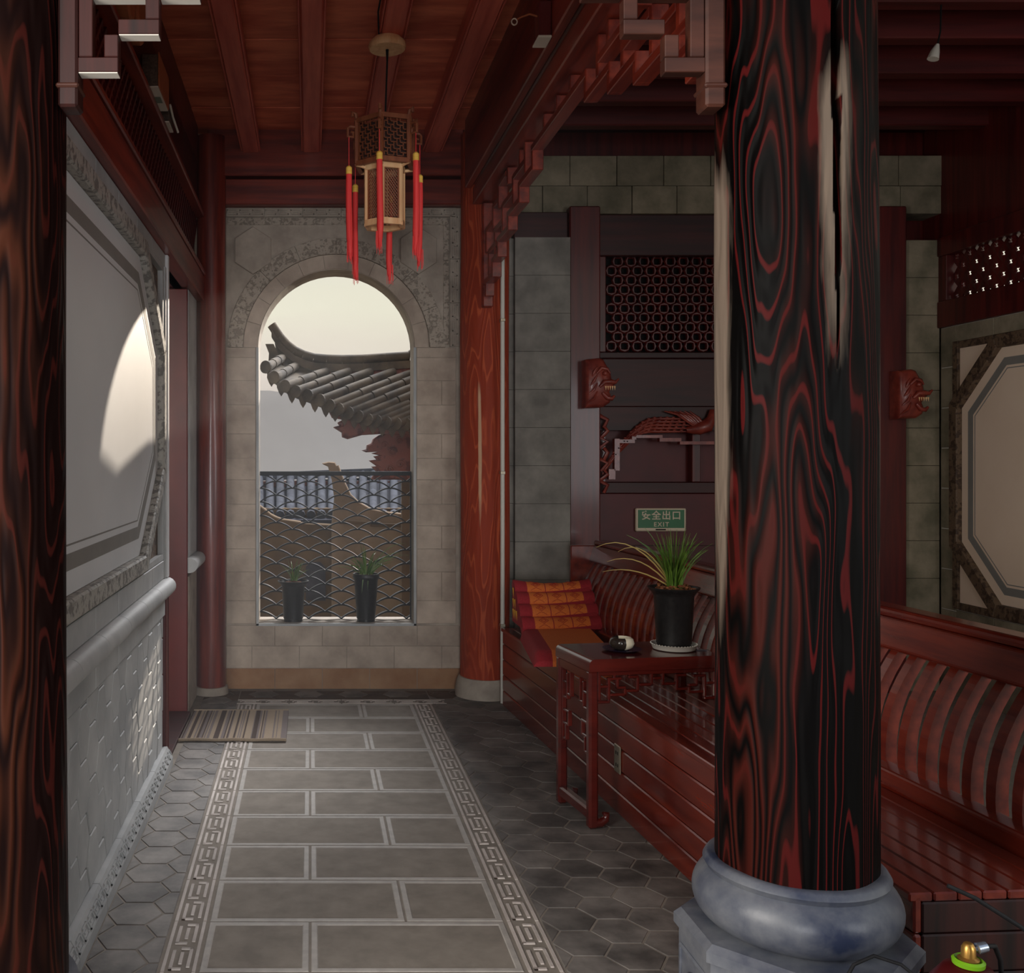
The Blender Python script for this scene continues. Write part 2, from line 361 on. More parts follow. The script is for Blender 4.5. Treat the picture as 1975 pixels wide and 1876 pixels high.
def bmesh_box(d, m, bev):
    key = (round(d[0], 4), round(d[1], 4), round(d[2], 4), m.name, bev)
    if key in _BC: return _BC[key]
    me = MB().cb((0, 0, 0), d).mesh('piece', m)
    if bev:
        b = bmesh.new(); b.from_mesh(me); bmesh.ops.bevel(b, geom=b.edges[:], offset=min(bev, min(d)*.45), segments=1 if bev < .012 else 3, affect='EDGES', profile=.5)
        bmesh.ops.recalc_face_normals(b, faces=b.faces); b.to_mesh(me); b.free()
    _BC[key] = me
    return me
def B(name, x, y, z, m, parent=None, bev=.003, rot=None, label=None):
    c = Vector(((x[0]+x[1])/2, (y[0]+y[1])/2, (z[0]+z[1])/2)); d = (abs(x[1]-x[0]), abs(y[1]-y[0]), abs(z[1]-z[0]))
    o = link(name, bmesh_box(d, m, bev), parent, c-(ORG[parent] if parent else Vector((0, 0, 0))), rot)
    if label: o['label'] = label
    return o
def kids(o): return [c for c in COL.objects if c.parent == o]
def dup(src, loc=None, label=None, group=None, rz=None):
    c = src.copy(); COL.objects.link(c)
    if loc is not None: c.location = loc
    if rz is not None: c.rotation_euler = (0, 0, rz)
    if label: c['label'] = label
    if group: c['group'] = group
    for k in kids(src):
        q = dup(k); q.parent = c
    return c
def rng(a, b, st):
    n = max(1, round((b-a)/st)); return [(a+(b-a)*i/n, a+(b-a)*(i+1)/n) for i in range(n)]

# =================================================================== SETTING
# ---- floor
WL, WR = -.765, 1.04
fl = struct('floor', 'stone floor with a paved path between key-pattern borders and hexagonal bricks')
B('grout_bed', (-1.6, 4.6), (-3.0, 7.6), (-.12, -.0025), M['hex_red'], fl, 0)
def slab(x0, x1, name='paving_slab'):
    w = x1-x0-.006; d = .339; key = ('slab', round(w, 3))
    if key not in _BC:
        mb = MB(); a, b = w/2, d/2; r = .02
        mb.m = 1
        o4 = [(-a, -b), (a, -b), (a, b), (-a, b)]; t4 = [(-a+.003, -b+.003), (a-.003, -b+.003), (a-.003, b-.003), (-a+.003, b-.003)]
        i4 = [(-a+r, -b+r), (a-r, -b+r), (a-r, b-r), (-a+r, b-r)]; j4 = [(-a+r+.004, -b+r+.004), (a-r-.004, -b+r+.004), (a-r-.004, b-r-.004), (-a+r+.004, b-r-.004)]
        vs = [(x, y, -.03) for x, y in o4]+[(x, y, -.003) for x, y in o4]+[(x, y, 0) for x, y in t4]+[(x, y, 0) for x, y in i4]+[(x, y, -.003) for x, y in j4]
        fs = [(k*4+i, k*4+(i+1) % 4, k*4+4+(i+1) % 4, k*4+4+i) for k in range(4) for i in range(4)]
        mb.add(vs, fs+[(3, 2, 1, 0)]); mb.m = 0; mb.f.append([16, 17, 18, 19]); mb.mi.append(0)
        _BC[key] = mb.mesh('paving_slab', [M['slab'], M['slab_rim']])
    return _BC[key], (x0+x1)/2
for k in range(-7, 10):
    y0 = 3.155+.345*k
    for x0, x1 in (((-.35, 0), (0, .673)) if k % 2 == 0 else ((-.35, .333), (.333, .673))):
        me, cx = slab(x0, x1); link('paving_slab', me, fl, (cx, y0+.1725, 0))
# key-pattern border stones
def key_bars(mb, ln, wd, n, h0, h1, bw):
    """raised meander: rails plus interlocking hooks in a strip ln (y) by wd (x) centred on 0"""
    for sx in (-1, 1): mb.box((sx*(wd/2-bw*.9)-bw*.5, sx*(wd/2-bw*.9)+bw*.5), (-ln/2, ln/2), (h0, h1))
    p = ln/n; a = wd/2-bw*2.4
    for i in range(n):
        c = -ln/2+p*(i+.5)
        mb.box((-a, a*.2), (c-p*.44, c-p*.44+bw), (h0, h1)); mb.box((-a, -a+bw), (c-p*.44, c+p*.30), (h0, h1))
        mb.box((-a*.2, a), (c+p*.40-bw, c+p*.40), (h0, h1)); mb.box((a-bw, a), (c-p*.34, c+p*.40), (h0, h1))
        mb.box((-bw*.5, bw*.5), (c-p*.22, c+p*.22), (h0, h1))
mb = MB().box((-.061, .061), (-.171, .171), (-.03, -.004)); mb.m = 1; key_bars(mb, .338, .118, 2, -.004, .0015, .011)
bme = mb.mesh('border_stone', [M['border_ground'], M['slab']])
for k in range(-7, 10):
    for x in (-.413, .737): link('border_stone', bme, fl, (x, 3.155+.345*k+.1725, 0))
for i in range(4): link('border_stone', bme, fl, (-.30+.345*i-.01, 6.67, 0), (0, 0, R(90)))
# hexagonal bricks
def hexes(name, rect, cx0, cy0, a, m, parent, put, sy=1., inset=.002, th=.02, vertical=False):
    """flat-to-flat = a along y, points along x; put(poly) -> object"""
    pp = a/.866025; dx = pp*.75; n = 0
    i0, i1 = int((rect[0]-cx0)/dx)-2, int((rect[1]-cx0)/dx)+2
    for i in range(i0, i1+1):
        for j in range(int((rect[2]-cy0)/(a*sy))-2, int((rect[3]-cy0)/(a*sy))+3):
            cx, cy = cx0+i*dx, cy0+(j+(.5 if i % 2 else 0))*a*sy
            q = [(cx+math.cos(t)*pp/2, cy+math.sin(t)*pp/2*sy) for t in [R(60*k) for k in range(6)]]
            inside = all(rect[0] <= x <= rect[1] and rect[2] <= y <= rect[3] for x, y in q)
            c = q if inside else clip(q, rect)
            if len(c) >= 3: put(c, (cx, cy) if inside else None)
hc = {}
def put_floor(c, full):
    if full:
        if 'f' not in hc:
            q = offset([(math.cos(R(60*k))*.175/.866/2, math.sin(R(60*k))*.175/2/.866) for k in range(6)], .0025)
            hc['f'] = MB().prism(q, (-.02, .0), 'Z', bev=.003).mesh('hexagonal_brick', M['hex'])
        o = link('hexagonal_brick', hc['f'], fl, (full[0], full[1], random.uniform(-.0012, .0008)))
    else: O('hexagonal_brick', MB().prism(offset(c, .0025), (-.02, 0), 'Z', bev=.003), M['hex_brown'] if min(p[1] for p in c) > 6.7 else M['hex'], fl)
hexes('h', (-.715, -.477, 2.2, 6.98), -.617, 3.387, .175, None, None, put_floor)
hexes('h', (.801, 1.50, 2.2, 6.98), 1.05, 3.43, .175, None, None, put_floor)
BROWN = True
hexes('h', (-.477, .801, 6.74, 6.98), -.617, 3.387, .175, None, None, put_floor)

wq = struct('wall_rear', 'added plain wall behind the viewer, blocks lamp light from the bench bay')  # unseen wall added to shade the bay, stops short for the bay lamp
B('lamp_block_panel', (.78, 1.9), (.42, .55), (0, 4.0), M['dark_z'], wq, 0)
# ---- left wall
wl = struct('wall_left', 'left grey brick wall with an octagonal plaster panel')
B('backing', (-1.05, -.80), (2.60, 5.28), (0, 3.9), M['grey'], wl, 0)
B('backing', (-1.05, -.80), (6.36, 7.0), (0, 3.9), M['grey'], wl, 0)
B('backing', (-1.05, -.80), (5.28, 6.36), (2.67, 3.9), M['dark_z'], wl, 0)
for a, b in rng(2.72, 5.28, .42):
    y0, y1 = a+.002, b-.002
    mb = MB().prism([(-.80, 0), (-.716, 0), (-.716, .045), (-.745, .10), (-.80, .10)], (y0, y1), 'Y')
    O('base_stone', mb, M['grey'], wl)
    # raised key relief on the sloping face
    sl = Vector((-.029, 0, .055)).normalized(); nr = Vector((.055, 0, .029)).normalized()
    mb = MB()
    for i in range(5):
        c = y0+(y1-y0)*(i+.5)/5; p = (y1-y0)/5
        for (u0, u1, v0, v1) in ((-.42, .30, .008, .014), (-.42, -.34, .008, .034), (-.2, .42, .04, .046), (.34, .42, .018, .046), (-.2, .12, .024, .03)):
            q = [Vector((-.716, c+p*u, .045))+sl*v for u, v in ((u0, v0), (u1, v0), (u1, v1), (u0, v1))]
            mb.add([x-nr*.001 for x in q]+[x+nr*.005 for x in q], [(0, 1, 2, 3), (4, 5, 6, 7), (0, 1, 5, 4), (1, 2, 6, 5), (2, 3, 7, 6), (3, 0, 4, 7)])
    o = O('key_relief', mb, M['grey'], wl)
    B('ledge_stone', (-.80, -.757), (y0, y1), (.785, .885), M['grey'], wl)
    mb = MB().prism([(-.80+.0, .885)]+[(-.755+.05*math.cos(t), .932+.047*math.sin(t)) for t in [R(-90+20*i) for i in range(10)]]+[(-.80, .979)], (y0, y1+(.05 if b > 5.2 else 0)), 'Y')
    O('bullnose_stone', mb, M['grey'], wl, smooth=40)
    B('lower_frame_brick', (-.80, -.757), (y0, y1), (.981, 1.075), M['grey'], wl)
    B('upper_frame_brick', (-.80, -.757), (y0, y1), (2.60, 2.668), M['grey'], wl)
def put_wall(c, full):
    O('hexagonal_wall_tile', MB().prism([(y, z) for y, z in offset(c, .0022)], (-.80, -.765+random.uniform(-.003, .001)), 'X', bev=.004), M['grey'], wl)
hexes('w', (2.72, 5.262, .102, .782), 4.0, .10, .165, None, None, put_wall, sy=1.15)
B('corner_strip', (-.80, -.742), (5.285, 5.33), (.98, 2.668), M['plaster'], wl, .004, label='pale strip at the end of the wall')
B('corner_strip', (-.80, -.75), (5.245, 5.283), (.98, 2.6), M['grey'], wl, .004)
def octagon(y0, y1, z0, z1, cy, cz):
    return [(y0+cy, z0), (y1-cy, z0), (y1, z0+cz), (y1, z1-cz), (y1-cy, z1), (y0+cy, z1), (y0, z1-cz), (y0, z0+cz)]
OA = octagon(2.05, 5.235, 1.085, 2.60, .60, .43)
CUT = (2.72, 5.3, 0, 4)
def ring_segments(name, outer, w, x0, x1, m, parent, bev=0, mcol=None, only=None):
    inner = offset(outer, w); n = len(outer)
    for i in range(n):
        j = (i+1) % n; q = [outer[i], outer[j], inner[j], inner[i]]
        if only:
            q = clip(q, CUT)
            if len(q) < 3: continue
        O(name, MB().prism(q, (x0, x1), 'X', bev=bev), m if not callable(m) else m(i), parent)
keep = lambda q: max(p[0] for p in q) > 2.75
ring_segments('octagon_frame_stone', OA, .075, -.80, -.742, M['grey_carved'], wl, .008, only=keep)
i1 = offset(OA, .077)
O('plaster_panel', MB().prism(clip(i1, CUT), (-.80, -.778), 'X'), M['plaster'], wl)
ring_segments('painted_stripe', offset(OA, .155), .055, -.778, -.777, M['stripe'], wl, only=keep)
ring_segments('painted_line', offset(OA, .235), .006, -.778, -.777, M['stripe'], wl, only=keep)
# corner fillings outside the octagon
for q in ([(5.235, 1.08), (5.235, 1.51), (4.64, 1.08)], [(5.235, 2.60), (5.235, 2.175), (4.64, 2.60)]):
    O('corner_panel', MB().prism(offset(q, .01), (-.80, -.785), 'X'), M['frame_brown'], wl)
    ring_segments('corner_moulding', q, .03, -.80, -.758, M['grey'], wl)
# pier past the door
B('pier_stone', (-.80, -.765), (6.37, 6.82), (0, .86), M['stone2'], wl)
B('pier_stone', (-.80, -.765), (6.37, 6.82), (.98, 2.668), M['grey'], wl)
O('bullnose_stone', MB().prism([(-.80, .885)]+[(-.755+.05*math.cos(t), .932+.047*math.sin(t)) for t in [R(-90+20*i) for i in range(10)]]+[(-.80, .979)], (6.34, 6.82), 'Y'), M['grey'], wl, smooth=40)

# ---- door in the left wall
d1 = struct('door_1', 'red door leaf standing open in the left wall doorway')
B('door_leaf', (-1.30, -.768), (6.325, 6.36), (.02, 2.665), M['door'], d1, .004)
B('door_post', (-.80, -.752), (5.29, 5.345), (0, .978), M['dark_z'], d1, .004)
B('door_post_edge', (-.79, -.748), (5.346, 5.362), (0, 2.665), M['dark_z'], d1, .003)
B('door_sill', (-1.30, -.745), (5.37, 6.32), (0, .025), M['dark_x'], d1, .004)
B('door_backing', (-1.34, -1.30), (5.25, 6.40), (0, 2.9), M['dark_z'], d1, 0)

# ---- rear wall with the arch
wb = struct('wall_back', 'rear grey stone wall with the arched window opening')
YB = 7.03; AX, AR, SZ, AZ = .182, .543, .455, 2.375
BX0, BX1 = -.585, 1.045
arc = lambda r, n=28, a0=0, a1=180: [(AX+r*math.cos(R(a0+(a1-a0)*i/n)), AZ+r*math.sin(R(a0+(a1-a0)*i/n))) for i in range(n+1)]
mb = MB(); mb.box((BX0-.25, AX-AR), (YB+.006, YB+.285), (0, 3.9)); mb.box((AX+AR, BX1+.4), (YB+.006, YB+.285), (0, 3.9)); mb.box((AX-AR, AX+AR), (YB+.006, YB+.285), (0, SZ))
a = arc(AR)
for i in range(len(a)-1):
    (x0, z0), (x1, z1) = a[i], a[i+1]
    vs = [(x0, y, z0) for y in (YB+.006, YB+.285)]+[(x1, y, z1) for y in (YB+.006, YB+.285)]+[(x0, y, 3.9) for y in (YB+.006, YB+.285)]+[(x1, y, 3.9) for y in (YB+.006, YB+.285)]
    mb.add(vs, [(0, 1, 3, 2), (4, 6, 7, 5), (0, 2, 6, 4), (1, 5, 7, 3)])
O('wall_core', mb, M['stone2'], wb)
def block(x, z, m=None, dy=0): B('stone_block', (x[0]+.0015, x[1]-.0015), (YB+random.uniform(-.002, .002)-dy, YB+.008), (z[0]+.0015, z[1]-.0015), m or M['stone'], wb, .002)
for r, (z0, z1) in enumerate(((0, .145), (.145, .30), (.30, SZ-.012))):
    xs = [BX0]+[BX0+(.18 if r % 2 else .34)+.33*i for i in range(5)]; xs = [x for x in xs if x < BX1-.12]+[BX1]
    for x in zip(xs, xs[1:]): block(x, (z0, z1), M['stone_warm'] if r == 0 else None)
zz = [SZ]
while zz[-1] < AZ-.3: zz.append(zz[-1]+random.choice((.15, .17, .16, .20)))
zz.append(AZ-.07); 
for r, z in enumerate(zip(zz, zz[1:])):
    block((BX0, AX-AR-.016), z)
    if r % 2: block((AX+AR+.016, AX+AR+.19), z); block((AX+AR+.19, BX1-.03), z)
    else: block((AX+AR+.016, BX1-.03), z)
for x in ((BX0, AX-AR-.016), (AX+AR+.016, BX1-.03)): block(x, (AZ-.07, AZ))
# voussoir rings
for i in range(11):
    q = arc(AR+.004, 3, i*180/11+.15, (i+1)*180/11-.15)+arc(.645, 3, (i+1)*180/11-.15, i*180/11+.15)
    O('arch_stone', MB().prism(q, (YB+.01, YB-.004), 'Y'), M['stone'], wb)
for i in range(8):
    q = arc(.648, 4, i*22.5+.1, (i+1)*22.5-.1)+arc(.755, 4, (i+1)*22.5-.1, i*22.5+.1)
    O('carved_arch_stone', MB().prism(q, (YB+.01, YB-.022), 'Y'), M['scroll'], wb)
# spandrel stones: cut so they stop at the arch
mb = MB(); a = arc(.758, 40)
for i in range(40):
    (x0, z0), (x1, z1) = a[i], a[i+1]
    mb.add([(x0, YB-.006, z0), (x1, YB-.006, z1), (x1, YB-.006, 3.275), (x0, YB-.006, 3.275), (x0, YB+.01, z0), (x1, YB+.01, z1), (x1, YB+.01, 3.275), (x0, YB+.01, 3.275)], [(0, 1, 2, 3), (0, 1, 5, 4), (2, 3, 7, 6)])
mb.box((BX0, AX-.758), (YB-.006, YB+.01), (AZ, 3.275))
O('spandrel_stone', mb, M['stone2'], wb)
for cx in (-.395, .752):
    q = [(cx+.145*math.cos(R(30+60*k)), 3.045+.165*math.sin(R(30+60*k))) for k in range(6)]
    O('hexagonal_plaque', MB().prism(q, (YB+.008, YB-.034), 'Y', bev=.004), M['stone2'], wb)
def key_strip(name, length, n, wd, place_rot, loc, m):
    mb = MB().box((-wd/2, wd/2), (-length/2, length/2), (0, .012)); key_bars(mb, length, wd, n, .012, .019, wd*.1)
    return link(name, mb.mesh(name, m), wb, loc, place_rot)
# vertical strips (local y -> world z, local z -> world -y)
for i in range(3):
    key_strip('key_border_stone', .30, 3, .07, (R(90), 0, 0), (1.005, YB, AZ+.155+.305*i), M['stone2'])
for i in range(6):
    key_strip('key_border_stone', .262, 3, .062, (R(90), 0, R(0)), (-.585+.135+.266*i, YB, 3.312), M['stone2']).rotation_euler = Matrix(((0, 1, 0), (0, 0, -1), (-1, 0, 0))).to_euler()
for z in rng(AZ+.02, 3.27, .30): B('scroll_border_stone', (.925, .965), (YB-.012, YB+.008), (z[0]+.002, z[1]-.002), M['scroll'], wb, .003)
for x in rng(BX0+.01, .96, .31): B('scroll_border_stone', (x[0]+.002, x[1]-.002), (YB-.012, YB+.008), (3.225, 3.275), M['scroll'], wb, .003)
# window lining
w1 = struct('window_1', 'arched window opening with a pale stone lining')
mb = MB()
for t0, t1, y0, y1 in ((AR-.004, AR+.012, YB-.012, YB+.02),):
    pts = [(AX-t1, SZ-.012)]+[]
    for sx in (-1, 1):
        x = sorted((AX+sx*t0, AX+sx*t1)); mb.box(tuple(x), (y0, y1), (SZ-.012, AZ))
    mb.box((AX-t1, AX+t1), (y0, y1), (SZ-.014, SZ+.002))
O('opening_edge', mb, M['grey'], w1)
B('window_sill', (AX-AR+.001, AX+AR-.001), (YB+.021, YB+.285), (SZ, SZ+.004), M['stone2'], w1, 0)

# ---- rear corner left tie boards
t1 = struct('trim_1', 'red timber lintel above the arched window')
B('lower_lintel', (-.66, 1.05), (6.93, 7.06), (3.345, 3.52), M['wood_x'], t1, .006)
B('upper_lintel', (-.70, 1.05), (6.90, 7.06), (3.535, 3.86), M['wood_x'], t1, .006)
t2 = struct('trim_2', 'brown timber lintel running along the top of the left wall')
B('lintel_beam', (-.86, -.715), (2.70, 6.86), (2.67, 2.835), M['wood_y'], t2, .006)
B('lintel_moulding', (-.86, -.705), (2.70, 6.86), (2.838, 2.868), M['wood_y'], t2, .006)
B('upper_moulding', (-.86, -.715), (2.70, 6.86), (3.235, 3.268), M['wood_y'], t2, .006)
B('wall_plate', (-.88, -.76), (2.70, 6.86), (3.27, 3.86), M['dark_z'], t2, .006)
B('front_tie_beam', (-1.0, 1.25), (2.42, 2.60), (2.82, 3.2), M['dark_x'], t2, .01)

# ---- ceiling
ce = struct('ceiling', 'red timber ceiling with boards across four long beams')
for y in rng(1.2, 7.0, .53): B('ceiling_board', (-.86, 1.16), (y[0]+.003, y[1]-.003), (3.85+random.uniform(-.003, .003), 3.90), M['ceil'], ce, .003)
for x in (-.405, .008, .408, .835):
    B('ceiling_beam', (x-.055, x+.055), (1.2, 6.90), (3.69, 3.85), M['beam'], ce, .008)
for x in (-.405, .008, .408, .835):
    for sx in (-1, 1): B('beam_bead', (x+sx*.062-.006, x+sx*.062+.006), (1.2, 6.90), (3.70, 3.716), M['beam'], ce, .003)
cr = struct('ceiling_right', 'dark timber ceiling over the bench bay with beams across it')
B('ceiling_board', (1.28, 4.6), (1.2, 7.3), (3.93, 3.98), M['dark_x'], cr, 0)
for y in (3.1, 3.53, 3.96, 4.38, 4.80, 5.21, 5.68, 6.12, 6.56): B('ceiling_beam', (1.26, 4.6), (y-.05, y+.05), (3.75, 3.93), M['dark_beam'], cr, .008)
# roof decks keep the sky out
B('roof_deck', (-1.2, 4.8), (1.0, 7.4), (4.0, 4.1), M['dark'], cr, 0)

# ---- far wall of the bench bay
YF = 7.0
wf = struct('wall_far', 'far timber and stone wall of the bench bay')
B('core', (1.06, 4.7), (7.22, 7.3), (0, 4.0), M['dark_z'], wf, 0)
for r, z in enumerate(((3.30, 3.49), (3.493, 3.70))):
    for x in rng(1.30-(.15 if r else 0), 4.40, .31): B('wall_block', (x[0]+.002, x[1]-.002), (YF+random.uniform(-.004, .004), 7.22), z, M['greenstone'], wf, .003)
B('head_beam', (1.40, 1.775), (YF-.05, 7.2), (3.11, 3.298), M['dark_x'], wf, .006)
B('head_beam', (1.99, 3.89), (YF+.02, 7.2), (3.01, 3.298), M['dark_x'], wf, .006)
B('timber_post', (1.775, 1.985), (YF-.09, 7.2), (0, 3.33), M['dark_z'], wf, .008)
B('timber_post', (3.895, 4.08), (YF-.09, 7.2), (0, 3.33), M['dark_z'], wf, .008)
for i, z in enumerate(rng(0, 3.11, .26)):
    B('pier_stone', (1.395, 1.772), (YF-.12+random.uniform(-.001, .001), 7.2), (z[0]+.0008, z[1]-.0008), M['pier'], wf, .0015)
    B('pier_stone', (1.335, 1.393), (YF-.08, 7.2), (z[0]+.0008, z[1]-.0008), M['pier'], wf, .0015)
    B('pier_stone', (4.085, 4.34), (YF-.03, 7.2), (z[0]+.0012, z[1]-.0012), M['greenstone'], wf, .002)
B('mid_beam', (1.99, 3.89), (YF+.02, 7.2), (1.96, 2.30), M['dark_x'], wf, .008)
B('lattice_rail', (1.99, 3.89), (YF+.04, 7.2), (2.30, 2.345), M['dark_x'], wf, .006)
B('lattice_stile', (1.99, 2.06), (YF+.04, 7.2), (2.345, 3.01), M['dark_z'], wf, .004)
B('panel_rail', (1.99, 3.89), (YF+.03, 7.2), (1.36, 1.44), M['dark_x'], wf, .006)
B('lower_panel', (1.99, 3.89), (YF+.05, 7.2), (0, 1.36), M['panel'], wf, .004)
B('upper_panel', (1.99, 3.89), (YF+.12, 7.2), (1.44, 1.80), M['panel'], wf, 0)
B('sill_strip', (1.99, 3.89), (YF+.04, YF+.06), (.995, 1.0), M['dark_x'], wf, .001)
for x in (2.00, 2.66, 3.3, 3.83): B('panel_stile', (x, x+.06), (YF+.04, YF+.12), (1.44, 1.80), M['dark_z'], wf, .004)

# ---- right wall with octagon
XR = 4.35
wr = struct('wall_right', 'right wall with cream plaster and a brown octagonal frame')
B('core', (XR+.02, XR+.2), (3.2, 7.2), (0, 2.56), M['greenstone'], wr, 0)
B('top_core', (XR+.02, XR+.2), (3.2, 7.2), (3.02, 4.0), M['dark_z'], wr, 0)
B('lintel_beam', (XR-.03, XR+.2), (3.2, 6.97), (2.50, 2.68), M['dark_z'], wr, .006)
B('head_beam', (XR-.03, XR+.2), (3.2, 6.97), (2.99, 3.12), M['dark_z'], wr, .006)
B('lattice_stile', (XR-.02, XR+.1), (6.88, 6.97), (2.68, 2.99), M['dark_z'], wr, .004)
for z in rng(.30, 2.50, .275): B('edge_tile', (XR-.006, XR+.03), (6.80, 6.96), (z[0]+.004, z[1]-.004), M['greenstone'], wr, .002)
for y in rng(3.4, 6.80, .36):
    B('edge_tile', (XR-.006, XR+.03), (y[0]+.004, y[1]-.004), (2.385, 2.496), M['greenstone'], wr, .002)
    B('edge_tile', (XR-.006, XR+.03), (y[0]+.004, y[1]-.004), (.30, .585), M['greenstone'], wr, .002)
B('mortar_bed', (XR+.004, XR+.022), (3.4, 6.97), (.28, 2.50), M['mortar'], wr, 0)
OR = octagon(5.05, 6.82, .60, 2.385, .44, .41)
B('plaster_field', (XR-.004, XR+.018), (4.9, 6.76), (.64, 2.34), M['plaster_pink'], wr, 0)
for q, n in (((6.76, 6.82), (.595, 2.39)),): B('frame_post', (XR-.02, XR+.03), q, n, M['frame_brown'], wr, .004)
B('frame_rail', (XR-.02, XR+.03), (4.9, 6.76), (2.34, 2.388), M['frame_brown'], wr, .004)
B('frame_rail', (XR-.02, XR+.03), (4.9, 6.76), (.592, .64), M['frame_brown'], wr, .004)
ring_segments('octagon_frame', OR, .085, XR+.02, XR-.045, M['frame_brown'], wr, .006)
O('plaster_panel', MB().prism(offset(OR, .086), (XR+.018, XR-.008), 'X'), M['plaster_pink'], wr)
ring_segments('painted_stripe', offset(OR, .15), .05, XR-.008, XR-.0095, M['stripe'], wr)
ring_segments('painted_line', offset(OR, .215), .006, XR-.008, XR-.0095, M['stripe'], wr)

# =================================================================== COLUMNS
def shaft(cx, cy, r0, r1, z0, z1, crack=None, worn_sheen=(), n=256, wob=.004):
    """column shaft with optional tapering crack (angle, z0, z1, halfwidth) and bare-wood and painted-sheen stripes (angle, half, z0, z1)"""
    mb = MB(); nz = 90; mb.wear = []  # wear takes both the bare-wood and the painted-sheen stripes
    for i in range(nz+1):
        t = i/nz; z = z0+(z1-z0)*t; r = r0+(r1-r0)*t
        for j in range(n):
            a = 2*math.pi*j/n
            rr = r+wob*math.sin(3*a+2.2*z)*.6+wob*.4*math.sin(7*a-3.1*z)
            w = 0; cw = 0
            if crack:
                ca, c0, c1, hw = crack
                if c0 < z < c1:
                    f = min(1, (z-c0)/.45)*min(1, (c1-z)/.2+.3); d = abs((a-ca-.02*math.sin(4*z)+math.pi) % (2*math.pi)-math.pi)
                    if d < hw*f: rr -= .06*min(1, 2*(1-d/(hw*f)))*f; cw = 1
            for wa, wh, w0, w1 in worn_sheen:
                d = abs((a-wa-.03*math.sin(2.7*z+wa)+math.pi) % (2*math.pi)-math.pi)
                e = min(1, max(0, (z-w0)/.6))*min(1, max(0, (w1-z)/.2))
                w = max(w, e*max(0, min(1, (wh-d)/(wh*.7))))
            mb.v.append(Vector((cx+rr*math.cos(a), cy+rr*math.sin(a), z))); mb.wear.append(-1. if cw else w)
    for i in range(nz):
        for j in range(n): mb.f.append([i*n+j, i*n+(j+1) % n, (i+1)*n+(j+1) % n, (i+1)*n+j]); mb.mi.append(0)
    mb.f.append(list(range(n))); mb.mi.append(0); mb.f.append(list(range(nz*n, (nz+1)*n))); mb.mi.append(0)
    return mb
CX, CY = 1.207, 2.52
c = thing('timber_column', 'massive charred black and red timber column on a bulging stone drum', 'column', (CX, CY, 0))
face = math.atan2(-CY, -CX)
sh = O('shaft', shaft(CX, CY, .187, .181, .598, 3.8, crack=(face+.50, 1.80, 2.75, .05), worn_sheen=((face+.50, .30, 1.66, 2.62), (face-1.16, .40, .95, 2.44), (face+1.40, .07, 1.2, 1.95))), M['col_dark'], c, smooth=60)  # left-edge stripe is window glare put into colour; crack stripe is bare wood
pr = [(.19, .604), (.20, .604), (.207, .600), (.214, .588)]+[(.238*1.0-.024+.026*math.sin(R(a)) if False else .150+.090*math.cos(R(a)), .512+.078*math.sin(R(a))) for a in range(52, -71, -10)]+[(.175, .435), (.17, .43)]
O('stone_drum', MB().lathe(pr, (CX, CY, 0), 64), M['drum'], c, smooth=35)
oc = lambda r, z: [(CX+r/math.cos(R(22.5))*math.cos(R(22.5+45*i)), CY+r/math.cos(R(22.5))*math.sin(R(22.5+45*i)), z) for i in range(8)]
mb = MB(); rings = [oc(.25, 0), oc(.25, .395), oc(.262, .40), oc(.262, .425), oc(.245, .44), oc(.16, .447)]
mb.add([p for r_ in rings for p in r_], [(k*8+i, k*8+(i+1) % 8, k*8+8+(i+1) % 8, k*8+8+i) for k in range(5) for i in range(8)]+[tuple(range(8)), tuple(range(40, 48))])
pl = O('stone_plinth', mb, M['drum'], c)
for i in range(3, 6):   # carved medallions on the visible faces
    a = R(180+45*(i-3)); u = Vector((-math.sin(a), math.cos(a), 0)); n_ = Vector((math.cos(a), math.sin(a), 0)); c0 = Vector((CX, CY, .19))+n_*.25
    mb = MB()
    fr = [c0+u*(sx*.088)+Vector((0, 0, sz*.16)) for sx, sz in ((-1, -1), (1, -1), (1, 1), (-1, 1), (-1, -1))]
    for p, q in zip(fr, fr[1:]): mb.tube([p, q], .006, 6)
    mb.tube([c0+u*(.055*math.cos(t))+Vector((0, 0, .055+.06*math.sin(t))) for t in [R(20*k) for k in range(19)]], .011, 6)
    mb.tube([c0+u*(.032*math.cos(t)*(1-k/26))+Vector((0, 0, .055+.036*math.sin(t)*(1-k/26))) for k, t in enumerate([R(32*k) for k in range(20)])], .007, 6)
    mb.tube([c0+u*(.05*math.sin(3*t))+Vector((0, 0, -.13+.14*t)) for t in [k/14 for k in range(15)]], .01, 6)
    O('carved_medallion', mb, M['drum'], pl, smooth=60)
c = thing('timber_column', 'dark brown timber column rising the full height beside the octagon-panel wall', 'column', (-.80, 2.52, 0))
O('shaft', shaft(-.80, 2.52, .19, .185, .30, 3.8, worn_sheen=((R(-75), .12, 1.9, 2.3),)), M['col_brown'], c, smooth=60)
O('stone_drum', MB().lathe([(.19, .302), (.215, .30), (.24, .24), (.25, .18), (.24, .12), (.21, .08), (.26, .07), (.26, 0)], (-.80, 2.52, 0), 48), M['drum'], c, smooth=35)
c = thing('timber_column', 'glossy orange-red timber column standing beside the white pipe', 'column', (1.187, 6.87, 0))
O('shaft', shaft(1.187, 6.87, .165, .162, .13, 3.8, worn_sheen=((R(-112), .10, .95, 2.2),), wob=.003), M['col_red'], c, smooth=60)  # pale stripe is a highlight put into the column colour
O('stone_foot', MB().lathe([(.16, .132), (.175, .13), (.19, .10), (.20, .04), (.20, 0)], (1.187, 6.87, 0), 40), M['stone2'], c, smooth=35)
c = thing('timber_column', 'slim dark red timber column in the corner beyond the door mat', 'column', (-.677, 6.925, 0))
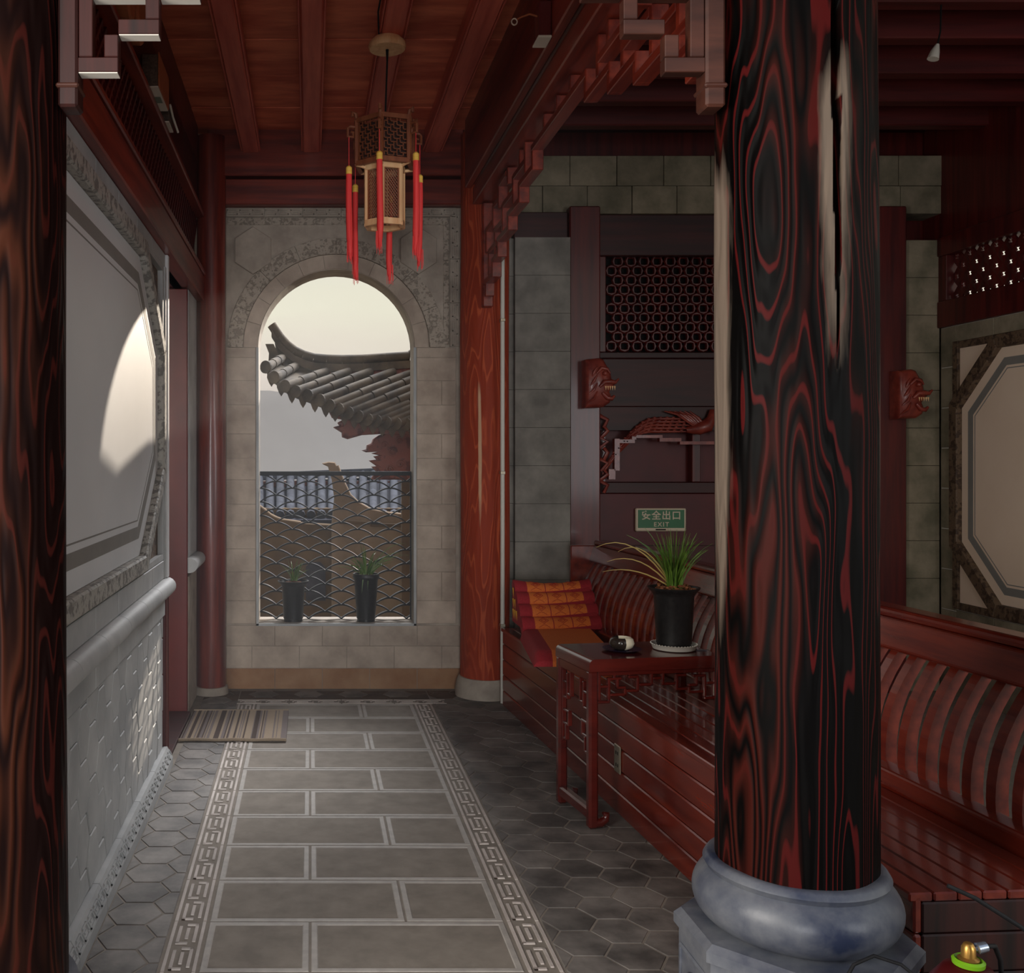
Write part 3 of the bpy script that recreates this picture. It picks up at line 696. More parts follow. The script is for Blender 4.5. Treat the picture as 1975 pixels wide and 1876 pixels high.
O('shaft', shaft(-.677, 6.925, .10, .098, .05, 3.8, wob=.002), M['wood_z'], c, smooth=60)
O('stone_foot', MB().lathe([(.10, .052), (.112, .05), (.12, 0)], (-.677, 6.925, 0), 32), M['stone2'], c, smooth=35)
c = thing('eave_beam', 'long round red log beam over the hanging fretwork', 'beam', (1.17, 4.7, 3.3))
O('log', MB().lathe([(.135, -2.05), (.135, 2.05)], (0, 0, 0), 48).mesh('log', M['wood_y'], 40), None, c)
kids(c)[0].rotation_euler = (R(90), 0, 0); kids(c)[0].location = (0, 0, .24)
B('soffit_board', (1.08, 1.26), (2.70, 6.72), (3.29, 3.395), M['wood_y'], c, .006)
B('inner_board', (1.03, 1.075), (2.70, 6.72), (3.40, 3.86), M['wood_y'], c, .006)
c = thing('white_pipe', 'thin white pipe running up beside the orange-red column', 'pipe', (1.262, 6.63, 0))
O('conduit', MB().tube([(1.262, 6.63, 0), (1.262, 6.63, 3.33)], .014, 12), M['white'], c, smooth=60)
for z in (.5, 1.5, 2.5): B('pipe_clip', (1.246, 1.278), (6.612, 6.66), (z, z+.02), M['metal'], c, .002)

# =================================================================== FRETWORK
BW = .034
def fret_side(root, X, ys, dirn, m):
    """stepped openwork hanging in the plane x = X, growing from a column at y = ys in direction dirn"""
    T = 3.285
    st = [(.0, .10, 2.66), (.10, .34, 2.74), (.34, .52, 2.83), (.52, .84, 2.92), (.84, 1.15, 3.0), (1.15, 1.48, 3.085)]
    def h(u0, u1, z): y = sorted((ys+dirn*u0, ys+dirn*u1)); B('fret_bar', (X-.03, X+.03), tuple(y), (z, z+BW), m, root, .003)
    def v(u, z0, z1): y = sorted((ys+dirn*u, ys+dirn*(u+BW))); B('fret_bar', (X-.029, X+.029), tuple(y), (z0, z1), m, root, .003)
    B('hanging_post', (X-.034, X+.034), tuple(sorted((ys+dirn*.0, ys+dirn*.06))), (2.60, T), m, root, .006)
    for i, (u0, u1, z) in enumerate(st):
        zn = st[i+1][2] if i+1 < len(st) else 3.185
        if i: h(u0 if i > 1 else .06, u1, z)
        v(u1-.004, z, zn+BW)
        if i:
            um = (u0+u1)/2
            v(um-BW/2, z+BW, min(T, z+.20)); h(um+BW/2, min(u1+.16, um+.32), z+.17) if z+.2 < T else None
            if z+.34 < T: v(u0+.02, z+.20, z+.36); h(u0+.02+BW, um+.12, z+.33)
    for k in range(3): v(.5+.33*k, 3.19, T) if k else None
c = thing('fretwork_screen', 'stepped red fretwork hanging lengthwise under the round log beam', 'fretwork', (1.17, 4.7, 2.6))
fret_side(c, 1.17, 6.70, -1, M['wood_y']); fret_side(c, 1.17, 2.71, 1, M['wood_y'])
for y in ((4.19, 5.22),): B('fret_bar', (1.139, 1.201), y, (3.185, 3.185+BW), M['wood_y'], c, .003)
for y in (4.45, 4.7, 4.95): B('fret_bar', (1.141, 1.199), (y-.017, y+.017), (3.219, 3.286), M['wood_y'], c, .003)
def fret_front(name, label, xs, sg, m, pale):
    c = thing(name, label, 'fretwork', (xs, 2.5, 2.45))
    X = lambda u0, u1: tuple(sorted((xs+sg*u0, xs+sg*u1)))
    Y = (2.455, 2.492)
    B('hanging_post', X(0, .048), (2.45, 2.52), (2.455, 2.82), m, c, .006)
    B('post_bud', X(-.004, .052), (2.445, 2.525), (2.50, 2.512), M['fret'], c, .004)
    bars = [((.048, .146), 2.54), ((.146, .246), 2.632), ((.246, .345), 2.722), ((.05, .228), 2.722)]
    for (u0, u1), z in bars:
        B('fret_bar', X(u0-.0, u1+.0), Y, (z, z+.036), m, c, .002)
        if pale: B('painted_lit_underside', X(u0+.002, u1-.002), (2.456, 2.491), (z-.003, z-.0005), M['white'], c, 0)  # light on the undersides, put in as pale strips
    for u, z0, z1 in ((.146-.034, 2.577, 2.631), (.246-.034, 2.669, 2.721), (.05, 2.577, 2.721), (.345-.034, 2.759, 2.82), (.228-.034, 2.759, 2.82)):
        B('fret_bar', X(u, u+.034), Y, (z0, z1), m, c, .002)
    return c
fret_front('fretwork_bracket', 'black stepped fretwork with light painted on its undersides beside the dark brown column', -.612, 1, M['shaded_wood'], True)
fret_front('fretwork_bracket', 'brown stepped fretwork meeting the top of the charred column', 1.008, -1, M['fret'], False)

# ---- lattice above the left wall
c = thing('lattice_panel', 'dark diagonal timber lattice above the brown lintel of the left wall', 'lattice', (-.80, 4.7, 2.87))
mb = MB(); rot1 = Matrix.Rotation(R(45), 3, 'X'); rot2 = Matrix.Rotation(R(-45), 3, 'X')
y = 2.75
while y < 6.8:
    mb.cb((-.785, y, 3.05), (.018, .016, .50), rot1); mb.cb((-.777, y, 3.05), (.018, .016, .50), rot2); y += .075
O('lattice_bars', mb, M['dark_z'], c, kind='stuff')
B('lattice_backing', (-.83, -.80), (2.7, 6.8), (2.87, 3.235), M['dark_z'], c, 0)

# ---- perforated lattice of the far wall
q = [(.046*math.cos(R(45*k)), .046*math.sin(R(45*k))) for k in range(8)]
hole = [(.027*math.cos(R(45*k))*(1.0 if k % 2 else .8), .027*math.sin(R(45*k))*(1.0 if k % 2 else .8)) for k in range(8)]
mb = MB(); z0, z1 = 0, -.02
vs = [(x, 0, z) for x, z in q]+[(x, -.012, z) for x, z in offset(q, .008)]+[(x, -.012, z) for x, z in offset(hole, -.005)]+[(x, -.004, z) for x, z in hole]+[(x, .02, z) for x, z in hole]
mb.add(vs, [(k*8+i, k*8+(i+1) % 8, k*8+8+(i+1) % 8, k*8+8+i) for k in range(4) for i in range(8)])
cell = mb.mesh('lattice_cell', M['dark_z'])
c = thing('lattice_panel', 'carved star-hole lattice panel above the exit sign', 'lattice', (2.94, YF+.09, 2.345))
r_ = 0; zc = 2.39
while zc < 3.0:
    xc = 2.11+(.046 if r_ % 2 else 0)
    while xc < 3.86:
        link('lattice_cell', cell, c, Vector((xc, YF+.09, zc))-ORG[c]); xc += .092
    zc += .066; r_ += 1
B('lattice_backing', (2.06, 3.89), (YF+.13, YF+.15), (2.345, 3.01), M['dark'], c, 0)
# ---- open lattice of the right wall
c = thing('lattice_panel', 'dark lattice with pale daylight gaps above the brown octagon frame', 'lattice', (XR+.03, 5.5, 2.68))
mb = MB()   # one cell around a plus-shaped hole, in (y, z)
h_ = .046; g_ = .017
cellq = [(-h_, -h_), (h_, -h_), (h_, h_), (-h_, h_)]
pl_ = [(-g_*.45, -g_*1.3), (g_*.45, -g_*1.3), (g_*.45, -g_*.45), (g_*1.3, -g_*.45), (g_*1.3, g_*.45), (g_*.45, g_*.45), (g_*.45, g_*1.3), (-g_*.45, g_*1.3), (-g_*.45, g_*.45), (-g_*1.3, g_*.45), (-g_*1.3, -g_*.45), (-g_*.45, -g_*.45)]
out12 = [(-h_*.3, -h_), (h_*.3, -h_), (h_, -h_), (h_, -h_*.3), (h_, h_*.3), (h_, h_), (h_*.3, h_), (-h_*.3, h_), (-h_, h_), (-h_, h_*.3), (-h_, -h_*.3), (-h_, -h_)]
vs = [(0, a, b) for a, b in out12]+[(-.004, a, b) for a, b in pl_]+[(.008, a, b) for a, b in pl_]+[(.008, a, b) for a, b in out12]
mb.add(vs, [(k*12+i, k*12+(i+1) % 12, k*12+12+(i+1) % 12, k*12+12+i) for k in range(3) for i in range(12)])
cell2 = mb.mesh('lattice_cell', M['dark_z'])
rot = Matrix.Rotation(R(45), 3, 'X')
for i in range(26):
    for j in range(5):
        if (i+j) % 2 == 0:
            link('lattice_cell', cell2, c, Vector((XR+.03, 6.84-i*.065, 2.705+j*.065))-ORG[c], (R(45), 0, 0))

# =================================================================== CARVED BRACKETS
def dragon(cx, y0, zc, label):
    c = thing('carved_bracket', label, 'carving', (cx, y0, zc))
    prof = [(-.09, -.16), (.03, -.155), (.075, -.125), (.085, -.085), (.07, -.05), (.085, -.03), (.112, .0), (.118, .02), (.085, .035), (.08, .075), (.055, .12), (.03, .165), (.0, .175), (-.09, .165)]
    O('head_block', MB().prism([(cx+a, zc+b) for a, b in prof], (y0, y0-.12), 'Y', bev=.022), M['carve'], c, smooth=50)
    y = y0-.122
    O('jaw', MB().tube([(cx+.02, y, zc-.06), (cx+.05, y-.005, zc-.095), (cx+.08, y, zc-.10), (cx+.10, y, zc-.08)], [.012, .016, .016, .008], 8), M['carve'], c, smooth=60)
    O('lip', MB().tube([(cx+.0, y, zc-.02), (cx+.03, y-.006, zc+.012), (cx+.07, y-.006, zc+.014), (cx+.105, y, zc+.01), (cx+.128, y, zc+.034)], [.010, .017, .017, .014, .006], 8), M['carve'], c, smooth=60)
    O('eye', MB().ball((cx+.035, y-.004, zc+.07), .018), M['carve'], c, smooth=60)
    O('brow', MB().tube([(cx-.02, y, zc+.07), (cx+.01, y-.006, zc+.105), (cx+.05, y, zc+.10), (cx+.07, y, zc+.07)], [.008, .014, .012, .006], 8), M['carve'], c, smooth=60)
    mb = MB()
    for k in range(5): mb.add([(cx+.035+.015*k, y+.0, zc-.015), (cx+.047+.015*k, y, zc-.015), (cx+.041+.015*k, y-.003, zc-.045), (cx+.041+.015*k, y+.01, zc-.02)], [(0, 1, 2), (0, 2, 3), (1, 3, 2), (0, 3, 1)])
    O('teeth', mb, M['tan'], c)
    mb = MB()
    for k in range(4): mb.tube([(cx-.085+.012*k, y, zc-.13+.06*k), (cx-.04, y-.006, zc-.10+.06*k), (cx-.015, y, zc-.05+.055*k)], [.004, .011, .004], 6)
    O('mane', mb, M['carve'], c, smooth=60)
    return c
dragon(1.945, YF-.09, 2.105, 'carved dragon head jutting from the post beside the grey stone pier')
dragon(4.05, YF-.09, 2.03, 'carved dragon head jutting from the post near the brown octagon frame')
c = thing('carved_spandrel', 'openwork phoenix carving with long tail above the exit sign', 'carving', (1.99, YF, 1.4))
O('edge_moulding', MB().box((2.10, 2.135), (YF-.03, YF+.02), (1.52, 1.74)).box((2.06, 2.105), (YF-.03, YF+.02), (1.46, 1.53)).box((2.135, 2.24), (YF-.03, YF+.02), (1.71, 1.735)).box((2.22, 2.25), (YF-.03, YF+.02), (1.735, 1.755)).box((2.25, 2.43), (YF-.03, YF+.02), (1.745, 1.765)).box((2.41, 2.56), (YF-.03, YF+.02), (1.72, 1.745)).box((2.55, 2.94), (YF-.03, YF+.02), (1.70, 1.722)), M['carve'], c)
for k in range(5):   # tail plumes sweeping down to the post
    pts = []
    for i in range(15):
        t = i/14; pts.append((2.62-.60*t**.9+.01*k, YF-.01-.006*(k % 2), 1.79+.022*k-(.33+.0*k)*max(0, t-.45)**1.5*2.2))
    mb = MB().tube(pts, [.006+.006*math.sin(math.pi*i/14) for i in range(15)], 6)
    for i in range(1, 14): mb.ball((pts[i][0], pts[i][1]-.008, pts[i][2]+.008), (.012, .008, .008), 6)
    O('tail_plume', mb, M['carve'], c, smooth=60)
O('bird_body', MB().tube([(2.60, YF-.01, 1.80), (2.68, YF-.02, 1.81), (2.74, YF-.02, 1.83), (2.77, YF-.02, 1.88), (2.775, YF-.02, 1.93), (2.82, YF-.01, 1.94)], [.02, .045, .05, .032, .02, .006], 10), M['carve'], c, smooth=60)
mb = MB()
for k in range(6): mb.tube([(2.72-.012*k, YF-.03, 1.82), (2.68-.03*k, YF-.03, 1.88+.006*k), (2.62-.035*k, YF-.02, 1.93)], [.012, .012, .004], 6)
O('wing', mb, M['carve'], c, smooth=60)
mb = MB()
for k in range(9): mb.tube([(2.82+.11*k, YF-.005, 1.78), (2.86+.11*k, YF-.015, 1.84+.05*(k % 2)), (2.92+.11*k, YF-.015, 1.90-.04*(k % 2)), (2.95+.11*k, YF-.005, 1.80)], .013, 6)
O('cloud_scroll', mb, M['carve'], c, smooth=60)
mb = MB()
for k in range(7): mb.tube([(2.0+.03*(k % 2), YF-.01, 1.90-.075*k), (2.05, YF-.03, 1.87-.075*k), (2.03-.02*(k % 3), YF-.01, 1.82-.075*k)], .015, 6)
O('leaf_scroll', mb, M['carve'], c, smooth=60)
O('pierced_ground', MB().box((2.0, 3.88), (YF+.01, YF+.03), (1.80, 1.96)), M['dark_x'], c)

# =================================================================== EXIT SIGN
c = thing('exit_sign', 'green exit sign with pale border on the maroon timber panel', 'sign', (2.44, YF+.05, 1.10))
B('sign_case', (2.262, 2.612), (YF+.02, YF+.05), (1.098, 1.258), M['sign_white'], c, .006)
B('green_face', (2.277, 2.597), (YF+.016, YF+.022), (1.122, 1.247), M['green_sign'], c, 0)
B('status_window', (2.40, 2.47), (YF+.017, YF+.021), (1.106, 1.114), M['dark'], c, 0)
def text(body, size, loc, m, parent, ext=.001, rot=(R(90), 0, 0), sp=1.0):
    cu = bpy.data.curves.new('lettering', 'FONT'); cu.body = body; cu.size = size; cu.align_x = 'CENTER'; cu.align_y = 'CENTER'; cu.extrude = ext; cu.offset = size*.018; cu.space_character = sp
    cu.materials.append(m)
    o = bpy.data.objects.new('tmp_text', cu); COL.objects.link(o)
    bpy.context.view_layer.update()
    me = bpy.data.meshes.new_from_object(o.evaluated_get(bpy.context.evaluated_depsgraph_get())); me.name = 'lettering'
    bpy.data.objects.remove(o)
    return link('lettering', me, parent, Vector(loc)-ORG[parent], rot)
text('安全出口', .066, (2.437, YF+.015, 1.205), M['sign_white'], c, sp=1.12)
text('EXIT', .042, (2.437, YF+.015, 1.145), M['sign_white'], c, sp=1.3)

# =================================================================== BENCH
BR = 3.89
BM = Matrix.Translation((1.25, 6.56, 0)) @ Matrix.Rotation(R(BR), 4, 'Z')
def BL(x, y, z): return BM @ Vector((x, y, z))
c = thing('slatted_bench', 'long red lacquered wall bench with curved slatted back', 'bench', (1.25, 6.56, 0), R(BR))
BLEN = -4.02
for i in range(5): B('front_plank', (0, .022), (BLEN, 0), (.1*i+.002, .1*i+.0985), M['lacquer'], c, .005)
for i in range(7): B('seat_plank', (-.012+.066*i, .051+.066*i), (BLEN, 0), (.482, .505), M['lacquer'], c, .004)
for i in range(5): B('end_plank', (.022, .50), (BLEN, BLEN+.02), (.1*i+.002, min(.48, .1*i+.0985)), M['shaded_wood'], c, .004)  # bench end lies in shade, so its planks get the darkened wood
B('back_base_rail', (.45, .515), (BLEN, 0), (.46, .575), M['lacquer'], c, .012, rot=(0, R(-10), 0))
O('bench_carcass', MB().box((.03, .44), (BLEN+.03, -.02), (.02, .475)), M['shaded_wood'], c)
prf = []
for k in range(9):
    t = k/8; prf.append((.485+.125*t**2.0-.012*math.sin(math.pi*t), .56+.39*t))
poly = prf+[(x+.04, z) for x, z in reversed(prf)]
slat = MB().prism(poly, (-.019, .019), 'Y').mesh('back_slat', M['lacquer'])
for i in range(40): link('back_slat', slat, c, (0, -.06-.1*i, 0))
B('back_rail', (.575, .64), (BLEN, 0), (.925, 1.035), M['lacquer'], c, .012, rot=(0, R(17), 0))
B('back_cap', (.60, .70), (BLEN, 0), (1.035, 1.072), M['lacquer'], c, .016)
B('end_post', (.44, .62), (-.035, 0), (.50, 1.04), M['lacquer'], c, .006)
p = thing('power_socket', 'steel double power socket set into the bench front planks', 'socket', tuple(BL(-.001, -2.02, .19)), R(BR))
B('face_plate', (-.007, .0), (-.036, .036), (0, .125), M['metal'], p, .003)
for z in (.035, .09):
    for y in (-.01, .01): B('socket_slot', (-.0085, -.006), (y-.003, y+.003), (z-.007, z+.007), M['dark'], p, 0)

# =================================================================== SIDE TABLE
TR = 9.0; TL, TD, TH = .64, .37, .735
TM = Matrix.Translation((1.205, 4.36, 0)) @ Matrix.Rotation(R(TR), 4, 'Z')
c = thing('tea_table', 'dark red lacquered low table with fretwork apron straddling the bench edge', 'table', (1.205, 4.36, 0), R(TR))
O('tabletop', MB().prism([(0, TH-.055), (0, TH-.026)]+[(.026-.026*math.cos(R(a)), TH-.026+.026*math.sin(R(a))) for a in (22, 45, 68, 90)]+[(TL-.026+.026*math.sin(R(a)), TH-.026+.026*math.cos(R(a))) for a in (0, 22, 45, 68, 90)]+[(TL, TH-.055)], (0, TD), 'Y'), M['table'], c, smooth=40)
for y in (0, TD-.042): B('leg', (0, .044), (y, y+.042), (.0, TH-.05), M['table'], c, .010)
for y in (0, TD-.042): B('leg', (TL-.044, TL), (y, y+.042), (.507, TH-.05), M['table'], c, .010)
B('foot_rail', (.002, .042), (.03, TD-.03), (.035, .085), M['table'], c, .008)
B('side_rail', (.004, .040), (.03, TD-.03), (TH-.10, TH-.053), M['table'], c, .006)
for y in (0.021, TD-.021):
    O('scroll_foot', MB().tube([(.02, y, .022), (.06, y, .022), (.085, y, .035), (.088, y, .058), (.072, y, .062)], [.022, .022, .018, .014, .008], 10), M['table'], c, smooth=50)
def tb(x, z, y0=.008, d=.02): B('fret_bar', x, (y0, y0+d), z, M['table'], c, .003)
b_ = .013
tb((.044, TL-.044), (TH-.075, TH-.055))
for mx in (0, 1):
    X = (lambda a, b_: (.044+a, .044+b_)) if not mx else (lambda a, b_: (TL-.044-b_, TL-.044-a))
    for x, z in (((0, .055), (.540, .553)), ((.045, .058), (.553, .645)), ((0, .013), (.553, TH-.07)), ((.0, .045), (.607, .618)), ((.058, .13), (.570, .582)), ((.12, .133), (.57, .60)), ((.085, .13), (.60, .612)), ((.085, .097), (.60, .645)),
                 ((.045, .11), (.640, .652)), ((.133, .19), (.585, .597)), ((.178, .191), (.585, .655)), ((.14, .19), (.645, .657)), ((.191, .255), (.61, .622)), ((.243, .256), (.61, TH-.07)), ((.07, .083), (.652, TH-.07)), ((.14, .153), (.657, TH-.07))):
        tb(X(*x), z)
tb((.30, .34), (.635, .648))
def ts(y, z): B('fret_bar', (.012, .032), y, z, M['table'], c, .003)
for my in (0, 1):
    Y = (lambda a, b_: (.042+a, .042+b_)) if not my else (lambda a, b_: (TD-.042-b_, TD-.042-a))
    for y, z in (((.0, .012), (.30, .63)), ((.012, .06), (.57, .582)), ((.05, .062), (.50, .62)), ((.085, .098), (.52, .63)), ((.062, .10), (.52, .532)), ((.012, .05), (.50, .512)), ((.012, .075), (.44, .452)), ((.065, .077), (.38, .452)), ((.012, .065), (.38, .392)), ((.035, .047), (.31, .38)), ((.012, .047), (.31, .322))):
        ts(Y(*y), z)

# =================================================================== THINGS ON THE TABLE
def blades(root, x, y, z, n, hmin, hmax, spread, seed, droop=1.0, m='leaf', w=.007):
    rr = random.Random(seed); mb = MB()
    for k in range(n):
        a = rr.uniform(0, 2*math.pi); h = rr.uniform(hmin, hmax); sp = spread*rr.uniform(.15, 1); b0 = rr.uniform(0, .035)
        pts = []
        for i in range(7):
            t = i/6; r_ = b0+sp*t**1.6; zz = h*(t-.28*droop*sp/spread*t**3)
            pts.append((x+math.cos(a)*r_, y+math.sin(a)*r_, z+zz))
        mb.strip(pts, w*rr.uniform(.7, 1.2), (-math.sin(a), math.cos(a), .2) if rr.random() < .5 else (math.cos(a), math.sin(a), .1))
    return O('leaves', mb, M[m], root, kind='stuff')
px_, py_ = 1.655, 4.60
c = thing('plant_saucer', 'white round saucer with beaded rim under the grassy pot', 'saucer', (px_, py_, TH))
O('dish', MB().lathe([(.085, TH+.001), (.092, TH+.004), (.10, TH+.024), (.103, TH+.026), (.098, TH+.027), (.09, TH+.008), (.0, TH+.007)], (px_, py_, 0), 40), M['white'], c, smooth=40)
mb = MB()
for k in range(44): mb.ball((px_+.1*math.cos(k*2*math.pi/44), py_+.1*math.sin(k*2*math.pi/44), TH+.027), .0032, 6)
O('beaded_rim', mb, M['white'], c, smooth=60)
def pot(name, label, x, y, z, hh, rt, rb, rim, group=None):
    c = thing(name, label, 'plant', (x, y, z), 0, group)
    O('flowerpot', MB().lathe([(rb, z+.001), (rb, z+.02), (rb+.004, z+.022), (rt, z+hh*.86), (rt+.012, z+hh*.93), (rim, z+hh-.006), (rim+.002, z+hh), (rim-.008, z+hh), (rt-.004, z+hh*.9), (0, z+hh*.88)], (x, y, 0), 40), M['pot'], c, smooth=40)
    O('soil', MB().lathe([(rt+.002, z+hh*.90), (rt*.7, z+hh*.97), (0, z+hh*1.0)], (x, y, 0), 24), M['soil'], c, smooth=60)
    return c
c = pot('potted_grass', 'tall black pot of grassy leaves standing in a white saucer', px_, py_, TH+.008, .275, .088, .073, .113)
mb = MB(); rr = random.Random(5)
for k in range(70): mb.ball((px_+rr.uniform(-.075, .075), py_+rr.uniform(-.075, .075), TH+.272+rr.uniform(0, .02)), (rr.uniform(.006, .014), rr.uniform(.006, .012), .006), 6)
O('bark_chips', mb, M['soil'], c, kind='stuff')
blades(c, px_, py_, TH+.27, 120, .16, .30, .14, 3, .8)
blades(c, px_, py_, TH+.27, 26, .26, .34, .24, 9, 1.0, 'leaf', .006)
mb = MB()
for (dx, h, sg) in ((-.36, .30, 1), (-.31, .20, 1), (-.26, .27, 1), (-.33, .13, 1)):
    pts = [(px_+dx*t, py_-.02*t, TH+.27+h*(1.9*t-1.25*t*t)) for t in [i/8 for i in range(9)]]
    mb.strip(pts, .006, (0, 1, 0))
O('arching_leaf', mb, M['leaf_dry'], c, kind='stuff')
ax_, ay_ = 1.405, 4.56
c = thing('small_dish', 'flat dark blue dish under the two-tone ashtray', 'dish', (ax_, ay_, TH))
O('plate', MB().lathe([(.055, TH+.001), (.075, TH+.006), (.088, TH+.012), (.085, TH+.013), (.06, TH+.007), (0, TH+.006)], (ax_, ay_, 0), 40), M['blue_glaze'], c, smooth=40)
c = thing('ashtray', 'round two-tone ashtray, half black and half cream glaze', 'ashtray', (ax_, ay_, TH+.008))
pr = [(.032, TH+.009), (.048, TH+.018), (.056, TH+.036), (.05, TH+.056), (.04, TH+.062), (.035, TH+.058), (.036, TH+.03), (.03, TH+.016), (0, TH+.015)]
O('dark_half', MB().lathe(pr, (ax_, ay_, 0), 20, R(95), R(275)), M['dark_glaze'], c, smooth=50, label='black glazed half')
O('cream_half', MB().lathe(pr, (ax_, ay_, 0), 20, R(-85), R(95)), M['cream_glaze'], c, smooth=50, label='cream glazed half')
c = thing('table_knife', 'small shiny metal blade lying beside the white saucer', 'knife', (1.80, 4.62, TH))
B('blade', (1.745, 1.795), (4.565, 4.577), (TH+.001, TH+.003), M['steel'], c, .0008)
B('handle', (1.725, 1.747), (4.564, 4.578), (TH+.001, TH+.008), M['dark_glaze'], c, .003)

# =================================================================== CUSHION
ZS = .506
c = thing('folding_cushion', 'orange and crimson triangular folding cushion with diamond embroidery on the bench end', 'cushion', (1.33, 6.25, ZS))
A0, A1 = Vector((1.275, 6.06, ZS+.075)), Vector((1.275, 6.36, ZS+.335))
WC = .49
nrm = Vector((0, -(A1-A0).z, (A1-A0).y)).normalized(); upv = (A1-A0)/4
def roll_mesh(x0, x1, k, bulge=.022, inset=0):
    """one padded tube of the slanting face between width fractions"""
    mb = MB(); n = 12; xs = [x0+(x1-x0)*i/6 for i in range(7)]
    for i, f in enumerate(xs):
        sag = -.028*math.sin(math.pi*(f/WC)) if k == 3 else -.01*math.sin(math.pi*f/WC)
        for j in range(n+1):
            t = j/n; p = A0+upv*(k+t)+nrm*(bulge*math.sin(math.pi*t)**.6-inset)+Vector((f, .10*f, sag*t+(-.0)))
            mb.v.append(p)
        # back line
        for t in (1, 0): mb.v.append(A0+upv*(k+t)-nrm*.05+Vector((f, .10*f, 0)))
    m = n+3
    for i in range(6):
        for j in range(m): mb.f.append([i*m+j, i*m+(j+1) % m, (i+1)*m+(j+1) % m, (i+1)*m+j]); mb.mi.append(0)
    mb.f.append(list(range(m))); mb.f.append(list(range(6*m, 7*m))); mb.mi += [0, 0]
    return mb
cols = [(0, .078, 'cush_red'), (.078, .190, 'cush_orange'), (.196, .308, 'cush_orange'), (.314, .42, 'cush_orange'), (.42, .49, 'cush_red')]
for k in range(4):
    for x0, x1, m in cols: O('padded_roll', roll_mesh(x0, x1, k), M[m], c, smooth=50)
    for x in (.190, .308): O('crimson_band', roll_mesh(x, x+.006, k, .021), M['cush_red'], c, smooth=50)
    for x0, x1, m in cols[1:4]:
        mb = MB(); xc = (x0+x1)/2
        for t0 in (.5,):
            for half, wd in ((.24, .030), (.12, .016)):
                pts = [(xc-wd, .5), (xc, .5+half), (xc+wd, .5), (xc, .5-half), (xc-wd, .5)]
                q = [A0+upv*(k+t)+nrm*(.022*math.sin(math.pi*t)**.6+.0008)+Vector((f, .10*f, (-.028 if k == 3 else -.01)*math.sin(math.pi*f/WC)*t)) for f, t in pts]
                for a, b2 in zip(q, q[1:]): mb.tube([a, (a+b2)/2+nrm*.0025, b2], .0016, 5)
            for t1, t2 in ((.04, .20), (.96, .80)):
                pts = [(xc-.034, t1), (xc, t2), (xc+.034, t1)]
                q = [A0+upv*(k+t)+nrm*(.022*math.sin(math.pi*t)**.6+.0008)+Vector((f, .10*f, (-.028 if k == 3 else -.01)*math.sin(math.pi*f/WC)*t)) for f, t in pts]
                for a, b2 in zip(q, q[1:]): mb.tube([a, (a+b2)/2+nrm*.003, b2], .0015, 5)
        O('diamond_embroidery', mb, M['cush_pattern'], c)
# wedge body and yellow gussets
O('wedge_body', MB().prism([(6.08, ZS+.07), (6.40, ZS+.07), (6.40, ZS+.30), (6.345, ZS+.30)], (1.28, 1.75), 'X'), M['cush_red'], c)
for k in range(1, 4):
    for j in range(k):
        y = 6.33-.05*j; z = ZS+.325-.065*k
        O('yellow_gusset', MB().add([(1.271, y, z+.03), (1.271, y-.02, z+.03), (1.273, y-.01, z-.035), (1.265, y-.01, z+.028)], [(0, 1, 3), (1, 2, 3), (2, 0, 3), (0, 2, 1)]), M['yellow'], c)
# seat mat, sagging over the bench edge
def mat_mesh(x0, x1, m):
    mb = MB(); ny = 14; nx = 8; g = []
    for i in range(nx+1):
        for j in range(ny+1):
            u = x0+(x1-x0)*i/nx; t = j/ny; y = 6.10-.78*t
            x = 1.268+u-.09*t; ex = 1.335-.068*(y-5.3)
            z = ZS+.006+.068*min(1, (min(u, .62-u)/.03)**.5 if min(u, .62-u) < .03 else 1)*min(1, (1-t)/.06+.35)
            mb.v.append(Vector((x, y, z)))
    for i in range(nx+1):
        for j in range(ny+1):
            v = mb.v[i*(ny+1)+j]; mb.v.append(Vector((v.x, v.y, ZS+.001)))
    q = (nx+1)*(ny+1)
    for i in range(nx):
        for j in range(ny):
            a = i*(ny+1)+j; mb.f += [[a, a+1, a+ny+2, a+ny+1], [q+a, q+a+ny+1, q+a+ny+2, q+a+1]]; mb.mi += [0, 0]
    edge = [i*(ny+1) for i in range(nx+1)]+[nx*(ny+1)+j for j in range(1, ny+1)]+[i*(ny+1)+ny for i in range(nx-1, -1, -1)]+[j for j in range(ny-1, 0, -1)]
    for a, b2 in zip(edge, edge[1:]+edge[:1]): mb.f.append([a, b2, q+b2, q+a]); mb.mi.append(0)
    return mb
O('mat_edge', mat_mesh(0, .10, 0), M['cush_red'], c, smooth=50)
O('mat_middle', mat_mesh(.10, .42, 0), M['cush_orange'], c, smooth=50)

# =================================================================== DOOR MAT
c = thing('door_mat', 'striped taupe and brown woven mat on the floor at the red door', 'mat', (-.45, 6.0, 0))
rr = random.Random(4); x = 0; i = 0
while x < .60:
    w = rr.choice((.005, .007, .009, .012)); m = M[rr.choice(('rug_a', 'rug_a', 'rug_b', 'rug_c'))]
    x1 = min(.60, x+w); a0, a1 = -.735+x, -.735+x1
    O('woven_stripe', MB().prism([(a0, 6.40-.0*x), (a1, 6.40), (a1+.0, 5.73), (a0+.0, 5.73)], (.0005, .009+rr.uniform(0, .001)), 'Z'), m, c)
    x = x1
O('bound_edge', MB().tube([(-.745+.61*t, 5.726, .009+.004*math.sin(9*t)**2) for t in [k/16 for k in range(17)]], .009, 8), M['rug_a'], c, smooth=60)
O('bound_edge', MB().tube([(-.735+.60*t, 6.405, .008) for t in [k/6 for k in range(7)]], .007, 8), M['rug_a'], c, smooth=60)

